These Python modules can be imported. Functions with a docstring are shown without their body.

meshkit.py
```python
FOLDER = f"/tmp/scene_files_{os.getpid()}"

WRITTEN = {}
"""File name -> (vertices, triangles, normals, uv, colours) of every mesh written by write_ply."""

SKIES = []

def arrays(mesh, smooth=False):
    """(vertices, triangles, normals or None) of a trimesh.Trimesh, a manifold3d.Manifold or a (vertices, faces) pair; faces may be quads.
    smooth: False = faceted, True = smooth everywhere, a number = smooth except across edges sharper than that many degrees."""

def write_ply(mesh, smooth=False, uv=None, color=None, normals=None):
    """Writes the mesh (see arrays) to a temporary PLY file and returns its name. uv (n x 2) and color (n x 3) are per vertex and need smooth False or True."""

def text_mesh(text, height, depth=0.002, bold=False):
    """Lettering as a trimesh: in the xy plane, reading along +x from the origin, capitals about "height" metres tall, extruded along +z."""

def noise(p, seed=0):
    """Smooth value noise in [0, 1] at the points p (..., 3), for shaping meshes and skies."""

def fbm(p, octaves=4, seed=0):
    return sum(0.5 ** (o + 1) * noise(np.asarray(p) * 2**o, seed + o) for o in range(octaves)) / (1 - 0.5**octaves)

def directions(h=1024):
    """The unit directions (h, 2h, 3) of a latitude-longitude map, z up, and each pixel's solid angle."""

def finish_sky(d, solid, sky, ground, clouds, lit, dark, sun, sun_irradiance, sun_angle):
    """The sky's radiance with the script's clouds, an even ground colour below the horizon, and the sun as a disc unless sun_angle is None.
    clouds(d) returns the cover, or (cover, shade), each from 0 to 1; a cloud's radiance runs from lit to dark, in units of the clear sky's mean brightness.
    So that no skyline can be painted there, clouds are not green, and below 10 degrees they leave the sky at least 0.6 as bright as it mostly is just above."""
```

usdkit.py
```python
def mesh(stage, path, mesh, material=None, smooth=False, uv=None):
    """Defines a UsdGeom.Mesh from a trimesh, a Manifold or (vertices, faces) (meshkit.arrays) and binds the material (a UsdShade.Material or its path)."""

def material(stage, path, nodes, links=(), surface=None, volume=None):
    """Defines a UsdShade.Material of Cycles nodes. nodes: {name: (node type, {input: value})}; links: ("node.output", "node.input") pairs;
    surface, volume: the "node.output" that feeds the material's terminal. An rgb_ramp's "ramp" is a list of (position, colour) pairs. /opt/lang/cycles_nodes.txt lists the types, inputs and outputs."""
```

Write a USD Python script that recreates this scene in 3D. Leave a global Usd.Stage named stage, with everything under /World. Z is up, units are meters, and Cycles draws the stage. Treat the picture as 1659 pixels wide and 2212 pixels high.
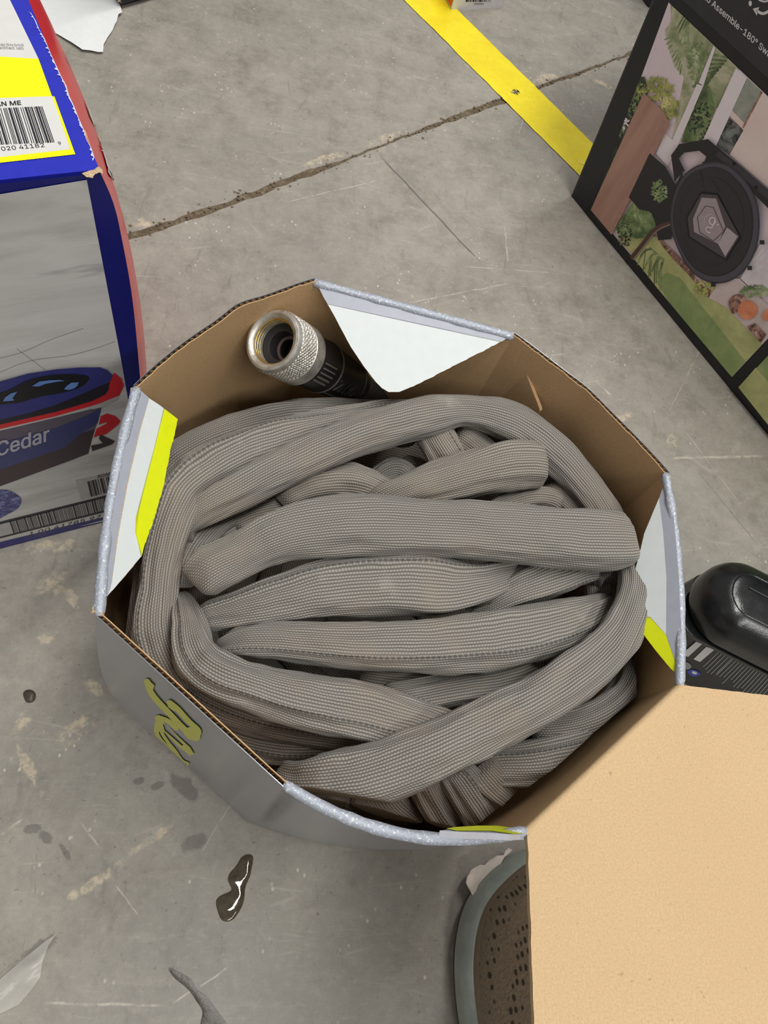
import math, numpy as np, trimesh, shapely, usdkit, meshkit
from shapely.geometry import Polygon, LineString
from scipy.interpolate import CubicSpline, griddata
from pxr import Usd, UsdGeom, UsdLux, UsdShade, Sdf, Gf

stage = Usd.Stage.CreateInMemory()
UsdGeom.SetStageUpAxis(stage, 'Z'); UsdGeom.SetStageMetersPerUnit(stage, 1.0)
UsdGeom.Xform.Define(stage, '/World'); UsdGeom.Scope.Define(stage, '/World/Looks')

# ------------------------------------------------------------------ camera
F, CX, CY, H = 1660.0, 829.5, 1106.0, 0.674         # focal length and centre in pixels of the 1659x2212 frame; height of the phone
NAD = np.array([433.0 - CX, 1866.0 - CY, F]); NAD /= np.linalg.norm(NAD)
_a = np.array([1, 0, 0.0]) - NAD * NAD[0]; _a /= np.linalg.norm(_a)
R = np.stack([_a, -np.cross(NAD, _a), -NAD])        # camera (x right, y down, z forward) -> world
CAM = np.array([0, 0, H])
cam = UsdGeom.Camera.Define(stage, '/World/camera')
M4 = np.eye(4); M4[:3, :3] = np.stack([R[:, 0], -R[:, 1], -R[:, 2]]); M4[3, :3] = CAM
cam.AddTransformOp().Set(Gf.Matrix4d(M4.tolist()))
cam.CreateHorizontalApertureAttr(36.0); cam.CreateVerticalApertureAttr(48.0); cam.CreateFocalLengthAttr(36.0 * F / 1659)
cam.CreateClippingRangeAttr(Gf.Vec2f(0.02, 100))
cam.CreateExposureAttr(-0.28)

# ------------------------------------------------------------------ light: a warehouse, long ceiling fixtures and light bounced about the hall
dome = UsdLux.DomeLight.Define(stage, '/World/hall_light'); dome.CreateIntensityAttr(0.11); dome.CreateColorAttr(Gf.Vec3f(1.0, 0.985, 0.95))
for i, (x, y, rot, power) in enumerate([(0.80, 0.20, 52, 40), (1.1, 1.9, 52, 28), (1.25, -2.3, 52, 40)]):
    L = UsdLux.RectLight.Define(stage, '/World/ceiling_light' + ('' if i == 0 else f'_{i:03d}'))
    L.CreateWidthAttr(2.2); L.CreateHeightAttr(0.3); L.CreateIntensityAttr(power); L.CreateColorAttr(Gf.Vec3f(1.0, 0.985, 0.95))
    L.AddTranslateOp().Set(Gf.Vec3d(x, y, 3.6)); L.AddRotateZOp().Set(rot)

# ------------------------------------------------------------------ helpers: geometry
def at(x, y, z=0.0):
    """The world point at height z that a pixel of the photograph looks at."""
    d = R @ np.array([x - CX, y - CY, F]); return CAM + d * ((z - H) / d[2])
def project(p):
    q = (np.asarray(p, float) - CAM) @ R; return q[..., :2] / q[..., 2:3] * F + [CX, CY]
class Plane:
    def __init__(s, o, n): s.o, s.n = np.asarray(o, float), np.asarray(n, float) / np.linalg.norm(n)
    def at(s, x, y, off=0.0):
        d = R @ np.array([x - CX, y - CY, F]); return CAM + d * (((s.o - CAM) @ s.n) / (d @ s.n)) + s.n * off
def unit(v): v = np.asarray(v, float); return v / np.linalg.norm(v)
def spline(pts, n, closed=False):
    p = np.asarray(pts, float)
    if closed: p = np.vstack([p, p[:1]])
    t = np.r_[0, np.cumsum(np.linalg.norm(np.diff(p, axis=0), axis=1) + 1e-9)]
    c = CubicSpline(t, p, bc_type='periodic' if closed else 'natural')
    return c(np.linspace(0, t[-1], n, endpoint=not closed))
def grid(P, closed=False):
    """(vertices, faces) of a rows x columns field of points; closed joins the last column to the first."""
    P = np.asarray(P, float); r, c = P.shape[:2]
    i, j = np.meshgrid(np.arange(r - 1), np.arange(c if closed else c - 1), indexing='ij')
    k = (j + 1) % c
    q = np.stack([i * c + j, i * c + k, (i + 1) * c + k, (i + 1) * c + j], -1).reshape(-1, 4)
    return P.reshape(-1, 3), np.vstack([q[:, [0, 1, 2]], q[:, [0, 2, 3]]])
def cat(*ms):
    V, Fs, n = [], [], 0
    for v, f in ms:
        V.append(v); Fs.append(f + n); n += len(v)
    return np.vstack(V), np.vstack(Fs)
def tri2(poly):
    V, Fs, n = [], [], 0
    for g in getattr(poly, 'geoms', [poly]):
        if g.is_empty or g.geom_type != 'Polygon': continue
        v, f = trimesh.creation.triangulate_polygon(g, engine='earcut'); V.append(v); Fs.append(f + n); n += len(v)
    return np.vstack(V), np.vstack(Fs)
def orient(v, f, n):
    nn = np.cross(v[f[:, 1]] - v[f[:, 0]], v[f[:, 2]] - v[f[:, 0]]).sum(0)
    return (v, f[:, ::-1]) if nn @ n < 0 else (v, f)
def flat(plane, poly, off):
    """Flat print: a polygon given in photo pixels, lying on the plane."""
    v, f = tri2(poly if not isinstance(poly, list) else Polygon(poly).buffer(0))
    return orient(np.array([plane.at(x, y, off) for x, y in v]), f, plane.n)
def slab(plane, poly, off, thick):
    """A sheet with thickness: the polygon (pixels on the plane) from off - thick to off."""
    poly = poly if not isinstance(poly, list) else Polygon(poly).buffer(0)
    v, f = tri2(poly); top = np.array([plane.at(x, y, off) for x, y in v])
    ms = [orient(top, f, plane.n), orient(top - plane.n * thick, f, -plane.n)]
    for g in getattr(poly, 'geoms', [poly]):
        for ring in [g.exterior, *g.interiors]:
            c = np.array(ring.coords)[:, :2]
            if (c[:-1, 0] * c[1:, 1] - c[1:, 0] * c[:-1, 1]).sum() > 0: c = c[::-1]
            e = np.array([plane.at(x, y, off) for x, y in c])
            ms.append(grid(np.stack([e, e - plane.n * thick])))
    return cat(*ms)
def box(o, x, y, z):
    """A closed box from corner o along the three edge vectors."""
    o, x, y, z = (np.asarray(q, float) for q in (o, x, y, z))
    v = np.array([o + i * x + j * y + k * z for k in (0, 1) for j in (0, 1) for i in (0, 1)])
    f = np.array([[0, 2, 3], [0, 3, 1], [4, 5, 7], [4, 7, 6], [0, 1, 5], [0, 5, 4], [2, 6, 7], [2, 7, 3], [0, 4, 6], [0, 6, 2], [1, 3, 7], [1, 7, 5]])
    return (v, f[:, ::-1]) if np.dot(np.cross(x, y), z) < 0 else (v, f)
def sweep(path, radius, sides=10, cap=True):
    p = np.asarray(path, float); t = np.gradient(p, axis=0); t /= np.linalg.norm(t, axis=1, keepdims=True)
    n = unit(np.cross(t[0], [0.3, 0.2, 1])); rings = []
    for i in range(len(p)):
        n = unit(n - t[i] * (n @ t[i])); b = np.cross(t[i], n); a = np.arange(sides) * 2 * np.pi / sides
        r = radius if np.isscalar(radius) else radius[i]
        rings.append(p[i] + r * (np.cos(a)[:, None] * n + np.sin(a)[:, None] * b))
    rings = np.array(rings)
    if cap: rings = np.concatenate([np.repeat(p[:1, None], sides, 1), rings, np.repeat(p[-1:, None], sides, 1)])
    return grid(rings, True)
def lathe(o, axis, profile, sides=64, side=None):
    """profile: (distance along the axis, radius)."""
    axis = unit(axis); u = unit(np.cross(axis, [0, 0, 1.0]) if side is None else side - axis * (side @ axis)); w = np.cross(axis, u)
    a = np.arange(sides) * 2 * np.pi / sides; ring = np.cos(a)[:, None] * u + np.sin(a)[:, None] * w
    return grid(np.array([o + axis * d + ring * r for d, r in profile]), True)
def letters(text, bold=False):
    """Lettering of capital height 1 as flat triangles in 2-D."""
    m = meshkit.text_mesh(text, 1.0, 0.01, bold); v, f = np.array(m.vertices), np.array(m.faces)
    keep = (v[f][:, :, 2] > 0.005).all(1); return v[:, :2], f[keep]
def print_text(plane, text, p0, ex, ey, off, bold=False):
    """Text on a plane: p0 = pixel of the start of the base line, ex, ey = pixels per capital height along and up."""
    v, f = letters(text, bold); q = np.asarray(p0) + v[:, :1] * np.asarray(ex) + v[:, 1:] * np.asarray(ey)
    return orient(np.array([plane.at(x, y, off) for x, y in q]), f, plane.n)
def text_width(text, bold=False): return letters(text, bold)[0][:, 0].max()
def zpoly(zs, x0, y0, k, n=0):
    """Polygon from coordinates read in an enlarged crop of the photograph; n > 0 rounds it."""
    p = np.array(zs, float) * k + [x0, y0]
    return Polygon(spline(p, n, True) if n else p).buffer(0)
def zline(zs, x0, y0, k, width, n=24): return LineString(spline(np.array(zs, float) * k + [x0, y0], n)).buffer(width / 2, cap_style=1)

# ------------------------------------------------------------------ helpers: prims
taken, ORIGIN = {}, {}
def numbered(parent, name):
    k = taken.get((parent, name), -1) + 1; taken[(parent, name)] = k
    return f'{parent}/{name}' + (f'_{k:03d}' if k else '')
def thing(name, label, category, base, group=None, kind=None):
    path = numbered('/World', name); x = UsdGeom.Xform.Define(stage, path); x.AddTranslateOp().Set(Gf.Vec3d(*map(float, base))); ORIGIN[path] = np.asarray(base, float)
    p = x.GetPrim()
    for k, v in (('label', label), ('category', category), ('group', group), ('kind', kind)):
        if v: p.SetCustomDataByKey(k, v)
    return path
def obj(parent, name, m, look, smooth=False, uv=None, label=None, kind=None):
    """One mesh as a part of a thing (or a sub-part of a part), given in world coordinates."""
    path = numbered(parent, name); o = ORIGIN[parent]; ORIGIN[path] = o
    v, f = (np.array(m.vertices), np.array(m.faces)) if hasattr(m, 'vertices') else m
    g = usdkit.mesh(stage, path, (v - o, f), LOOK[look], smooth=smooth, uv=uv)
    for k, q in (('label', label), ('kind', kind)):
        if q: g.GetPrim().SetCustomDataByKey(k, q)
    return path

# ------------------------------------------------------------------ helpers: materials
def lin(*c):
    c = np.array(c, float) / 255; return tuple(np.where(c <= 0.04045, c / 12.92, ((c + 0.055) / 1.055) ** 2.4))
class Graph:
    def __init__(s): s.nodes, s.links = {}, []
    def n(s, kind, **kw):
        name = f'n{len(s.nodes)}'; ins = {}
        for k, v in kw.items():
            if isinstance(v, str) and '.' in v and v.split('.')[0] in s.nodes: s.links.append((v, f'{name}.{k}'))
            else: ins[k] = v
        s.nodes[name] = (kind, ins); return name
    def m(s, op, a, b=0.0, c=None):
        kw = dict(math_type=op, value1=a, value2=b)
        if c is not None: kw['value3'] = c
        return s.n('math', **kw) + '.value'
    def pos(s): return s.n('geometry') + '.position'
    def scaled(s, v, sc, rot=(0, 0, 0), loc=(0, 0, 0)): return s.n('mapping', vector=v, scale=sc, rotation=rot, location=loc) + '.vector'
    def noise(s, v, scale, detail=3.0, rough=0.55, dist=0.0): return s.n('noise_texture', vector=v, scale=scale, detail=detail, roughness=rough, distortion=dist) + '.fac'
    def ramp(s, f, stops): return s.n('rgb_ramp', fac=f, ramp=stops) + '.color'
    def step(s, f, lo, hi): return s.n('map_range', range_type='smoothstep', value=f, from_min=lo, from_max=hi, to_min=0.0, to_max=1.0, clamp=True) + '.result'
    def mix(s, f, a, b): return s.n('mix_color', blend_type='mix', fac=f, a=a, b=b) + '.result'
    def bump(s, h, dist, strength=1.0): return s.n('bump', height=h, distance=dist, strength=strength) + '.normal'
    def surf(s, **kw): return s.n('principled_bsdf', **kw) + '.BSDF'
LOOK = {}
def look(name):
    def wrap(fn):
        g = Graph(); out = fn(g); LOOK[name] = usdkit.material(stage, '/World/Looks/' + name, g.nodes, g.links, surface=out); return fn
    return wrap
def plain(name, rgb, rough=0.5, var=0.05, metallic=0.0, **kw):
    """A print ink, plastic or paper: one colour with a slight grain."""
    @look(name)
    def _(g):
        c = np.array(lin(*rgb)); f = g.noise(g.pos(), 160.0, 4.0)
        return g.surf(base_color=g.ramp(f, [(0.3, tuple(c * (1 - var))), (0.7, tuple(np.minimum(c * (1 + var), 1)))]), roughness=rough, metallic=metallic, **kw)

# ------------------------------------------------------------------ materials
def seg_mask(g, P, a, b, w, wob):
    """1 within w of the line from a to b on the floor (a scratch with its own shape), frayed by wob."""
    a, b = np.array([a[0], a[1], 0.0]), np.array([b[0], b[1], 0.0]); d = b - a; L = np.linalg.norm(d)
    v = g.n('vector_math', math_type='subtract', vector1=P, vector2=tuple(a)) + '.vector'
    s = g.n('vector_math', math_type='dot_product', vector1=v, vector2=tuple(d / L)) + '.value'
    t = g.n('vector_math', math_type='dot_product', vector1=v, vector2=(-d[1] / L, d[0] / L, 0.0)) + '.value'
    t = g.m('add', t, wob); t = g.m('absolute', t)
    across = g.m('subtract', 1.0, g.step(t, w * 0.4, w))
    along = g.m('multiply', g.step(s, 0.0, L * 0.12), g.m('subtract', 1.0, g.step(s, L * 0.85, L)))
    return g.m('multiply', across, along)
def blob_mask(g, P, c, rx, ry, rot):
    q = g.n('mapping', mapping_type='texture', vector=P, location=(c[0], c[1], 0.0), rotation=(0, 0, rot), scale=(rx, ry, 1.0)) + '.vector'
    return g.m('subtract', 1.0, g.step(g.n('vector_math', math_type='length', vector1=q) + '.value', 0.15, 1.0))
@look('concrete')
def _(g):
    p = g.pos()
    P = g.n('vector_math', math_type='multiply', vector1=p, vector2=(1.0, 1.0, 0.0)) + '.vector'
    big, mid = g.noise(P, 2.4, 4.0), g.noise(P, 19.0, 8.0, 0.78, 0.15)
    fine = g.noise(P, 130.0, 4.0, 0.7)
    c = g.ramp(mid, [(0.30, lin(128, 122, 113)), (0.48, lin(152, 146, 136)), (0.70, lin(170, 164, 153))])
    c = g.mix(g.m('multiply', g.step(big, 0.42, 0.7), 0.55), c, lin(136, 133, 128))
    # trowel streaks along the tape's direction and faint bluish paint film
    st = g.noise(g.scaled(P, (14.0, 70.0, 1.0), rot=(0, 0, 0.88)), 1.0, 5.0, 0.7, 0.4)
    c = g.mix(g.m('multiply', g.step(st, 0.52, 0.78), 0.35), c, lin(178, 172, 160))
    c = g.mix(g.m('multiply', g.step(g.noise(g.scaled(P, (60.0, 16.0, 1.0), rot=(0, 0, 0.6)), 1.0, 5.0, 0.75, 0.6), 0.58, 0.70), 0.40), c, lin(112, 107, 99))
    bl = g.m('multiply', g.step(g.noise(g.scaled(P, (9.0, 34.0, 1.0), rot=(0, 0, -0.45)), 1.0, 5.0, 0.8), 0.60, 0.72), g.step(g.noise(P, 4.1, 2.0), 0.45, 0.6))
    c = g.mix(g.m('multiply', bl, 0.45), c, lin(156, 170, 164))
    c = g.mix(g.m('multiply', g.step(fine, 0.50, 0.75), 0.22), c, lin(192, 186, 174))
    c = g.mix(g.m('multiply', g.step(g.noise(P, 210.0, 2.0), 0.66, 0.74), 0.5), c, lin(98, 93, 86))
    for rot, seed, amt in ((0.75, 0.0, .24), (-0.5, 5.0, .16), (1.5, 9.0, .14)):     # short fine scratches all over
        hr = g.noise(g.scaled(P, (46.0, 420.0, 1.0), rot=(0, 0, rot), loc=(seed, seed, 0)), 1.0, 4.0, 0.7, 0.5)
        c = g.mix(g.m('multiply', g.m('multiply', g.step(hr, 0.60, 0.70), g.step(g.noise(P, 8.0 + seed, 3.0), 0.42, 0.60)), amt), c, lin(206, 200, 186))
    # pale specks
    vo = g.n('voronoi_texture', vector=g.scaled(P, (150.0, 110.0, 1.0)), scale=1.0, randomness=1.0)
    sp = g.m('multiply', g.m('subtract', 1.0, g.step(vo + '.distance', 0.10, 0.22)), g.step(g.noise(P, 21.0, 3.0), 0.53, 0.66))
    c = g.mix(g.m('multiply', sp, 0.75), c, lin(214, 208, 193))
    # hair scratches
    for rot, sc, seed in ((0.5, 9.0, 0.0), (2.1, 7.0, 3.7), (1.2, 8.0, 8.1)):
        w = g.n('voronoi_texture', feature='distance_to_edge', vector=g.scaled(P, (sc * 0.35, sc * 1.6, 1.0), rot=(0, 0, rot), loc=(seed, seed, 0)), scale=1.0, randomness=1.0) + '.distance'
        c = g.mix(g.m('multiply', g.m('multiply', g.m('subtract', 1.0, g.step(w, 0.002, 0.010)), g.step(g.noise(P, 11.0 + sc, 3.0), 0.52, 0.66)), 0.24), c, lin(196, 190, 178))
    # scuffed, chipped paint where the photograph shows it: (pixel, radii in metres, turn)
    rag = g.noise(P, 62.0, 6.0, 0.72, 0.5)
    chips = None
    for (x, y, rx, ry, a) in [(120, 1262, .024, .016, 0.4), (150, 1290, .020, .009, -0.9), (105, 1375, .018, .008, .6), (205, 1485, .020, .007, -.5), (160, 1580, .026, .013, .6), (62, 1660, .045, .006, -.9),
                              (325, 1815, .050, .0045, .62), (205, 1905, .040, .006, .62), (110, 1180, .030, .010, .3), (40, 1570, .025, .008, 1.2), (830, 300, .060, .010, .62), (700, 345, .05, .010, .64), (1290, 175, .035, .010, -.4),
                              (1450, 955, .02, .012, .8), (1180, 168, .05, .012, .64), (310, 480, .03, .01, .6), (1340, 905, .03, .008, .5), (255, 1430, .018, .010, .3)]:
        b = blob_mask(g, P, at(x, y), rx * 1.4, ry * 1.6, a); chips = b if chips is None else g.m('maximum', chips, b)
    chip = g.step(g.m('add', g.m('multiply', chips, 0.40), rag), 0.80, 0.95)
    c = g.mix(g.m('multiply', chip, g.m('multiply', g.step(fine, 0.30, 0.62), 0.85)), c, lin(205, 190, 163))
    wob = g.m('multiply', g.m('subtract', g.noise(P, 40.0, 3.0), 0.5), 0.004)
    sc = None
    for (x0, y0, x1, y1, w) in [(500, 2085, 370, 2170, .0008), (0, 1805, 50, 1770, .0012), (170, 1770, 215, 1830, .0010), (90, 2168, 370, 2172, .0012), (250, 1910, 300, 1980, .0007), (1090, 485, 1098, 575, .0012), (1000, 575, 1200, 590, .0008),
                                (880, 655, 1110, 610, .0010), (1285, 820, 1320, 855, .0022), (960, 800, 1250, 760, .0008), (1430, 990, 1659, 985, .0020), (1520, 740, 1440, 900, .0008), (520, 1700, 430, 1850, .0006), (1120, 290, 1135, 240, .001), (600, 440, 860, 380, .0008), (1440, 2190, 1659, 2090, .0008), (1460, 905, 1600, 1090, .0008)]:
        b = seg_mask(g, P, at(x0, y0), at(x1, y1), w, wob); sc = b if sc is None else g.m('maximum', sc, b)
    c = g.mix(g.m('multiply', sc, g.m('multiply', g.step(rag, 0.36, 0.60), 0.55)), c, lin(212, 205, 190))
    # the saw-cut hairline that runs beside the tape
    dk = g.m('maximum', seg_mask(g, P, at(815, 330), at(1045, 575), .0016, wob), g.m('multiply', seg_mask(g, P, at(1640, 1180), at(1500, 1010), .001, wob), 0.5))
    c = g.mix(g.m('multiply', dk, 0.75), c, lin(78, 82, 78))
    wet = None
    for (x, y, rx, ry, a) in [(300, 1687, .010, .006, .2), (340, 1697, .012, .006, .4), (70, 1790, .012, .008, 0), (100, 1810, .014, .007, -.6), (140, 1840, .016, .004, -.9), (88, 2050, .026, .012, .7), (400, 1700, .03, .012, -.7), (420, 1820, .02, .012, .4)]:
        b = blob_mask(g, P, at(x, y), rx, ry, a); wet = b if wet is None else g.m('maximum', wet, b)
    c = g.mix(g.m('multiply', g.step(g.m('add', g.m('multiply', wet, 0.6), rag), 0.80, 1.0), 0.55), c, lin(92, 87, 80))
    h = g.m('add', g.m('multiply', fine, 0.5), g.m('multiply', rag, 0.6))
    return g.surf(base_color=c, roughness=g.m('add', 0.44, g.m('multiply', mid, 0.25)), normal=g.bump(h, 0.0012, 0.55))
@look('joint_dirt')
def _(g):
    p = g.pos(); n = g.noise(p, 170.0, 6.0, 0.75); k = g.noise(p, 38.0, 4.0)
    c = g.ramp(n, [(0.28, lin(84, 72, 54)), (0.5, lin(124, 110, 88)), (0.64, lin(158, 144, 120)), (0.74, lin(208, 199, 180))])
    c = g.mix(g.step(k, 0.45, 0.7), c, lin(112, 98, 76))
    return g.surf(base_color=c, roughness=0.9, normal=g.bump(n, 0.004, 1.0))
@look('joint_grit')
def _(g):
    c = g.ramp(g.n('geometry') + '.random_per_island', [(0.0, lin(112, 100, 82)), (0.5, lin(178, 166, 142)), (1.0, lin(226, 220, 205))])
    return g.surf(base_color=c, roughness=0.85)
@look('yellow_vinyl')
def _(g):
    p = g.pos(); n = g.noise(p, 24.0, 6.0, 0.7); f = g.noise(p, 150.0, 4.0, 0.7)
    c = g.ramp(n, [(0.3, lin(244, 218, 30)), (0.6, lin(253, 234, 40))])
    c = g.mix(g.m('multiply', g.step(f, 0.60, 0.72), 0.55), c, lin(205, 178, 52))
    c = g.mix(g.m('multiply', g.step(g.noise(g.scaled(p, (30, 9, 1), rot=(0, 0, .8)), 1.0, 5.0, .8), 0.66, 0.74), 0.6), c, lin(160, 142, 70))
    return g.surf(base_color=c, roughness=0.42, normal=g.bump(g.m('add', n, g.m('multiply', f, .2)), 0.004, 0.5))
def board(name, dark, mid, light, rough=0.85):
    @look(name)
    def _(g):
        p = g.pos(); a = g.noise(g.scaled(p, (950, 950, 950)), 1.0, 3.0, 0.7); b = g.noise(p, 9.0, 4.0)
        fib = g.noise(g.scaled(p, (900, 160, 400), rot=(0.2, 0.1, 0.7)), 1.0, 2.0, .6)
        c = g.ramp(a, [(0.30, lin(*dark)), (0.5, lin(*mid)), (0.74, lin(*light))])
        c = g.mix(g.m('multiply', g.step(fib, 0.64, 0.72), 0.45), c, lin(*light))
        c = g.mix(g.m('multiply', g.step(g.noise(p, 260.0, 2.0), 0.72, 0.76), 0.5), c, lin(*(np.array(dark) * 0.75)))
        c = g.mix(g.m('multiply', g.step(b, 0.4, 0.7), 0.25), c, lin(*dark))
        return g.surf(base_color=c, roughness=rough, normal=g.bump(a, 0.0006, 0.35))
board('kraft', (193, 162, 122), (202, 172, 131), (212, 184, 145))
board('kraft_inside', (190, 154, 111), (199, 164, 121), (208, 175, 132))
board('kraft_edge', (178, 150, 112), (206, 180, 142), (232, 214, 184))
board('fluting', (168, 138, 100), (186, 156, 116), (204, 176, 138))
@look('silver_print')
def _(g):
    p = g.pos(); n = g.noise(p, 12.0, 4.0)
    c = g.ramp(n, [(0.3, lin(150, 153, 160)), (0.7, lin(162, 166, 174))])
    return g.surf(base_color=c, roughness=0.22, metallic=0.70, normal=g.bump(g.noise(p, 60.0, 3.0), 0.002, 0.15))
@look('silver_fold')
def _(g):
    p = g.pos(); n = g.noise(p, 620.0, 4.0, 0.75)
    c = g.mix(g.step(n, 0.54, 0.66), lin(166, 172, 184), lin(232, 236, 240))
    return g.surf(base_color=c, roughness=0.35, metallic=0.2, normal=g.bump(n, 0.001, 0.5))
plain('silver_ink', (166, 170, 182), 0.35, 0.04)
plain('white_coat', (216, 222, 222), 0.55, 0.02)
plain('white_print', (214, 214, 210), 0.45, 0.02)
plain('lime_ink', (222, 232, 10), 0.45, 0.03)
plain('lime_script', (196, 196, 70), 0.40, 0.04)
plain('white_paper', (236, 238, 238), 0.7, 0.02)
plain('torn_paper', (226, 214, 204), 0.8, 0.05)
def fabric(name, tint):
    @look(name)
    def _(g):
        t = np.array(tint); p = g.pos(); uv = g.n('separate_xyz', vector=g.n('uvmap', attribute='st') + '.UV')
        wob = g.noise(p, 60.0, 2.0)
        u, v = uv + '.x', g.m('add', uv + '.y', g.m('multiply', g.m('subtract', wob, 0.5), 0.0012))
        pv, pu = 0.00150, 0.00165
        row = g.m('floor', g.m('divide', v, pv))
        across = g.m('subtract', 0.5, g.m('multiply', g.m('cosine', g.m('multiply', v, 2 * np.pi / pv)), 0.5))
        along = g.m('add', 0.5, g.m('multiply', g.m('cosine', g.m('add', g.m('multiply', u, 2 * np.pi / pu), g.m('multiply', row, np.pi * 0.92))), 0.5))
        h = g.m('multiply', g.m('power', across, 0.7), g.m('add', 0.42, g.m('multiply', along, 0.58)))
        c = g.mix(g.step(h, 0.05, 0.75), lin(*(t * 0.60)), lin(*t))
        dirt = g.noise(p, 21.0, 5.0, 0.6, 0.4)
        c = g.mix(g.m('multiply', g.step(dirt, 0.50, 0.72), 0.28), c, lin(*(t * [0.99, 0.89, 0.80])))
        c = g.mix(g.m('multiply', g.step(g.noise(p, 33.0, 4.0), 0.60, 0.76), 0.26), c, lin(*np.minimum(t * 1.22, 255)))
        seam = g.m('subtract', 1.0, g.step(g.m('absolute', uv + '.y'), 0.0004, 0.0010))
        stitch = g.step(g.m('cosine', g.m('multiply', u, 2 * np.pi / 0.0030)), -0.6, 0.2)
        c = g.mix(g.m('multiply', seam, g.m('add', 0.25, g.m('multiply', stitch, 0.5))), c, lin(*(t * 0.42)))
        return g.surf(base_color=c, roughness=0.72, sheen_weight=0.12, sheen_roughness=0.5, normal=g.bump(h, 0.0007, 0.7))
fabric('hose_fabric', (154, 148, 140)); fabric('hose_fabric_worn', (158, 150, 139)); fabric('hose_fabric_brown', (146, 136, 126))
@look('hose_core')
def _(g): return g.surf(base_color=lin(78, 74, 70), roughness=0.85)
@look('cast_aluminium')
def _(g):
    p = g.pos(); n = g.noise(p, 130.0, 5.0, .7)
    c = g.ramp(n, [(0.3, lin(168, 164, 156)), (0.6, lin(212, 208, 200)), (0.8, lin(228, 225, 218))])
    return g.surf(base_color=c, roughness=g.m('add', 0.30, g.m('multiply', n, 0.25)), metallic=0.75, normal=g.bump(n, 0.0008, 0.4))
@look('gold_thread')
def _(g): return g.surf(base_color=lin(205, 172, 96), roughness=0.28, metallic=0.9)
@look('black_plastic')
def _(g):
    n = g.noise(g.pos(), 90.0, 4.0)
    return g.surf(base_color=g.ramp(n, [(0.3, lin(24, 24, 25)), (0.75, lin(40, 40, 41))]), roughness=0.34)
@look('black_gloss')
def _(g):
    n = g.noise(g.pos(), 60.0, 5.0, .7)
    return g.surf(base_color=g.ramp(n, [(0.3, lin(20, 21, 22)), (0.75, lin(34, 36, 36))]), roughness=g.m('add', 0.14, g.m('multiply', n, 0.20)), normal=g.bump(g.noise(g.pos(), 700.0, 2.0), 0.0004, 0.25))
plain('rubber_washer', (34, 32, 33), 0.6); plain('bore_pink', (120, 92, 92), 0.5); plain('embossed_edge', (96, 92, 86), 0.45)
plain('blue_print', (40, 48, 178), 0.24, 0.06); plain('deep_blue_print', (22, 26, 112), 0.3, 0.06); plain('red_print', (226, 40, 52), 0.26, 0.06); plain('yellow_print', (248, 240, 10), 0.3, 0.02)
plain('ink_black', (40, 38, 46), 0.4); plain('ink_grey', (150, 148, 148), 0.4); plain('pale_scuff', (196, 204, 232), 0.8, 0.1)
@look('marble_print')
def _(g):
    p = g.pos()
    q = g.scaled(p, (26.0, 26.0, 120.0))
    n = g.noise(q, 0.35, 5.0, 0.62, 0.5); s = g.noise(g.scaled(p, (9.0, 9.0, 70.0)), 0.8, 4.0, .7)
    c = g.ramp(n, [(0.25, lin(172, 170, 168)), (0.5, lin(204, 202, 199)), (0.75, lin(222, 221, 219))])
    c = g.mix(g.m('multiply', g.step(s, 0.60, 0.72), 0.55), c, lin(138, 138, 142))
    return g.surf(base_color=c, roughness=0.3)
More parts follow.
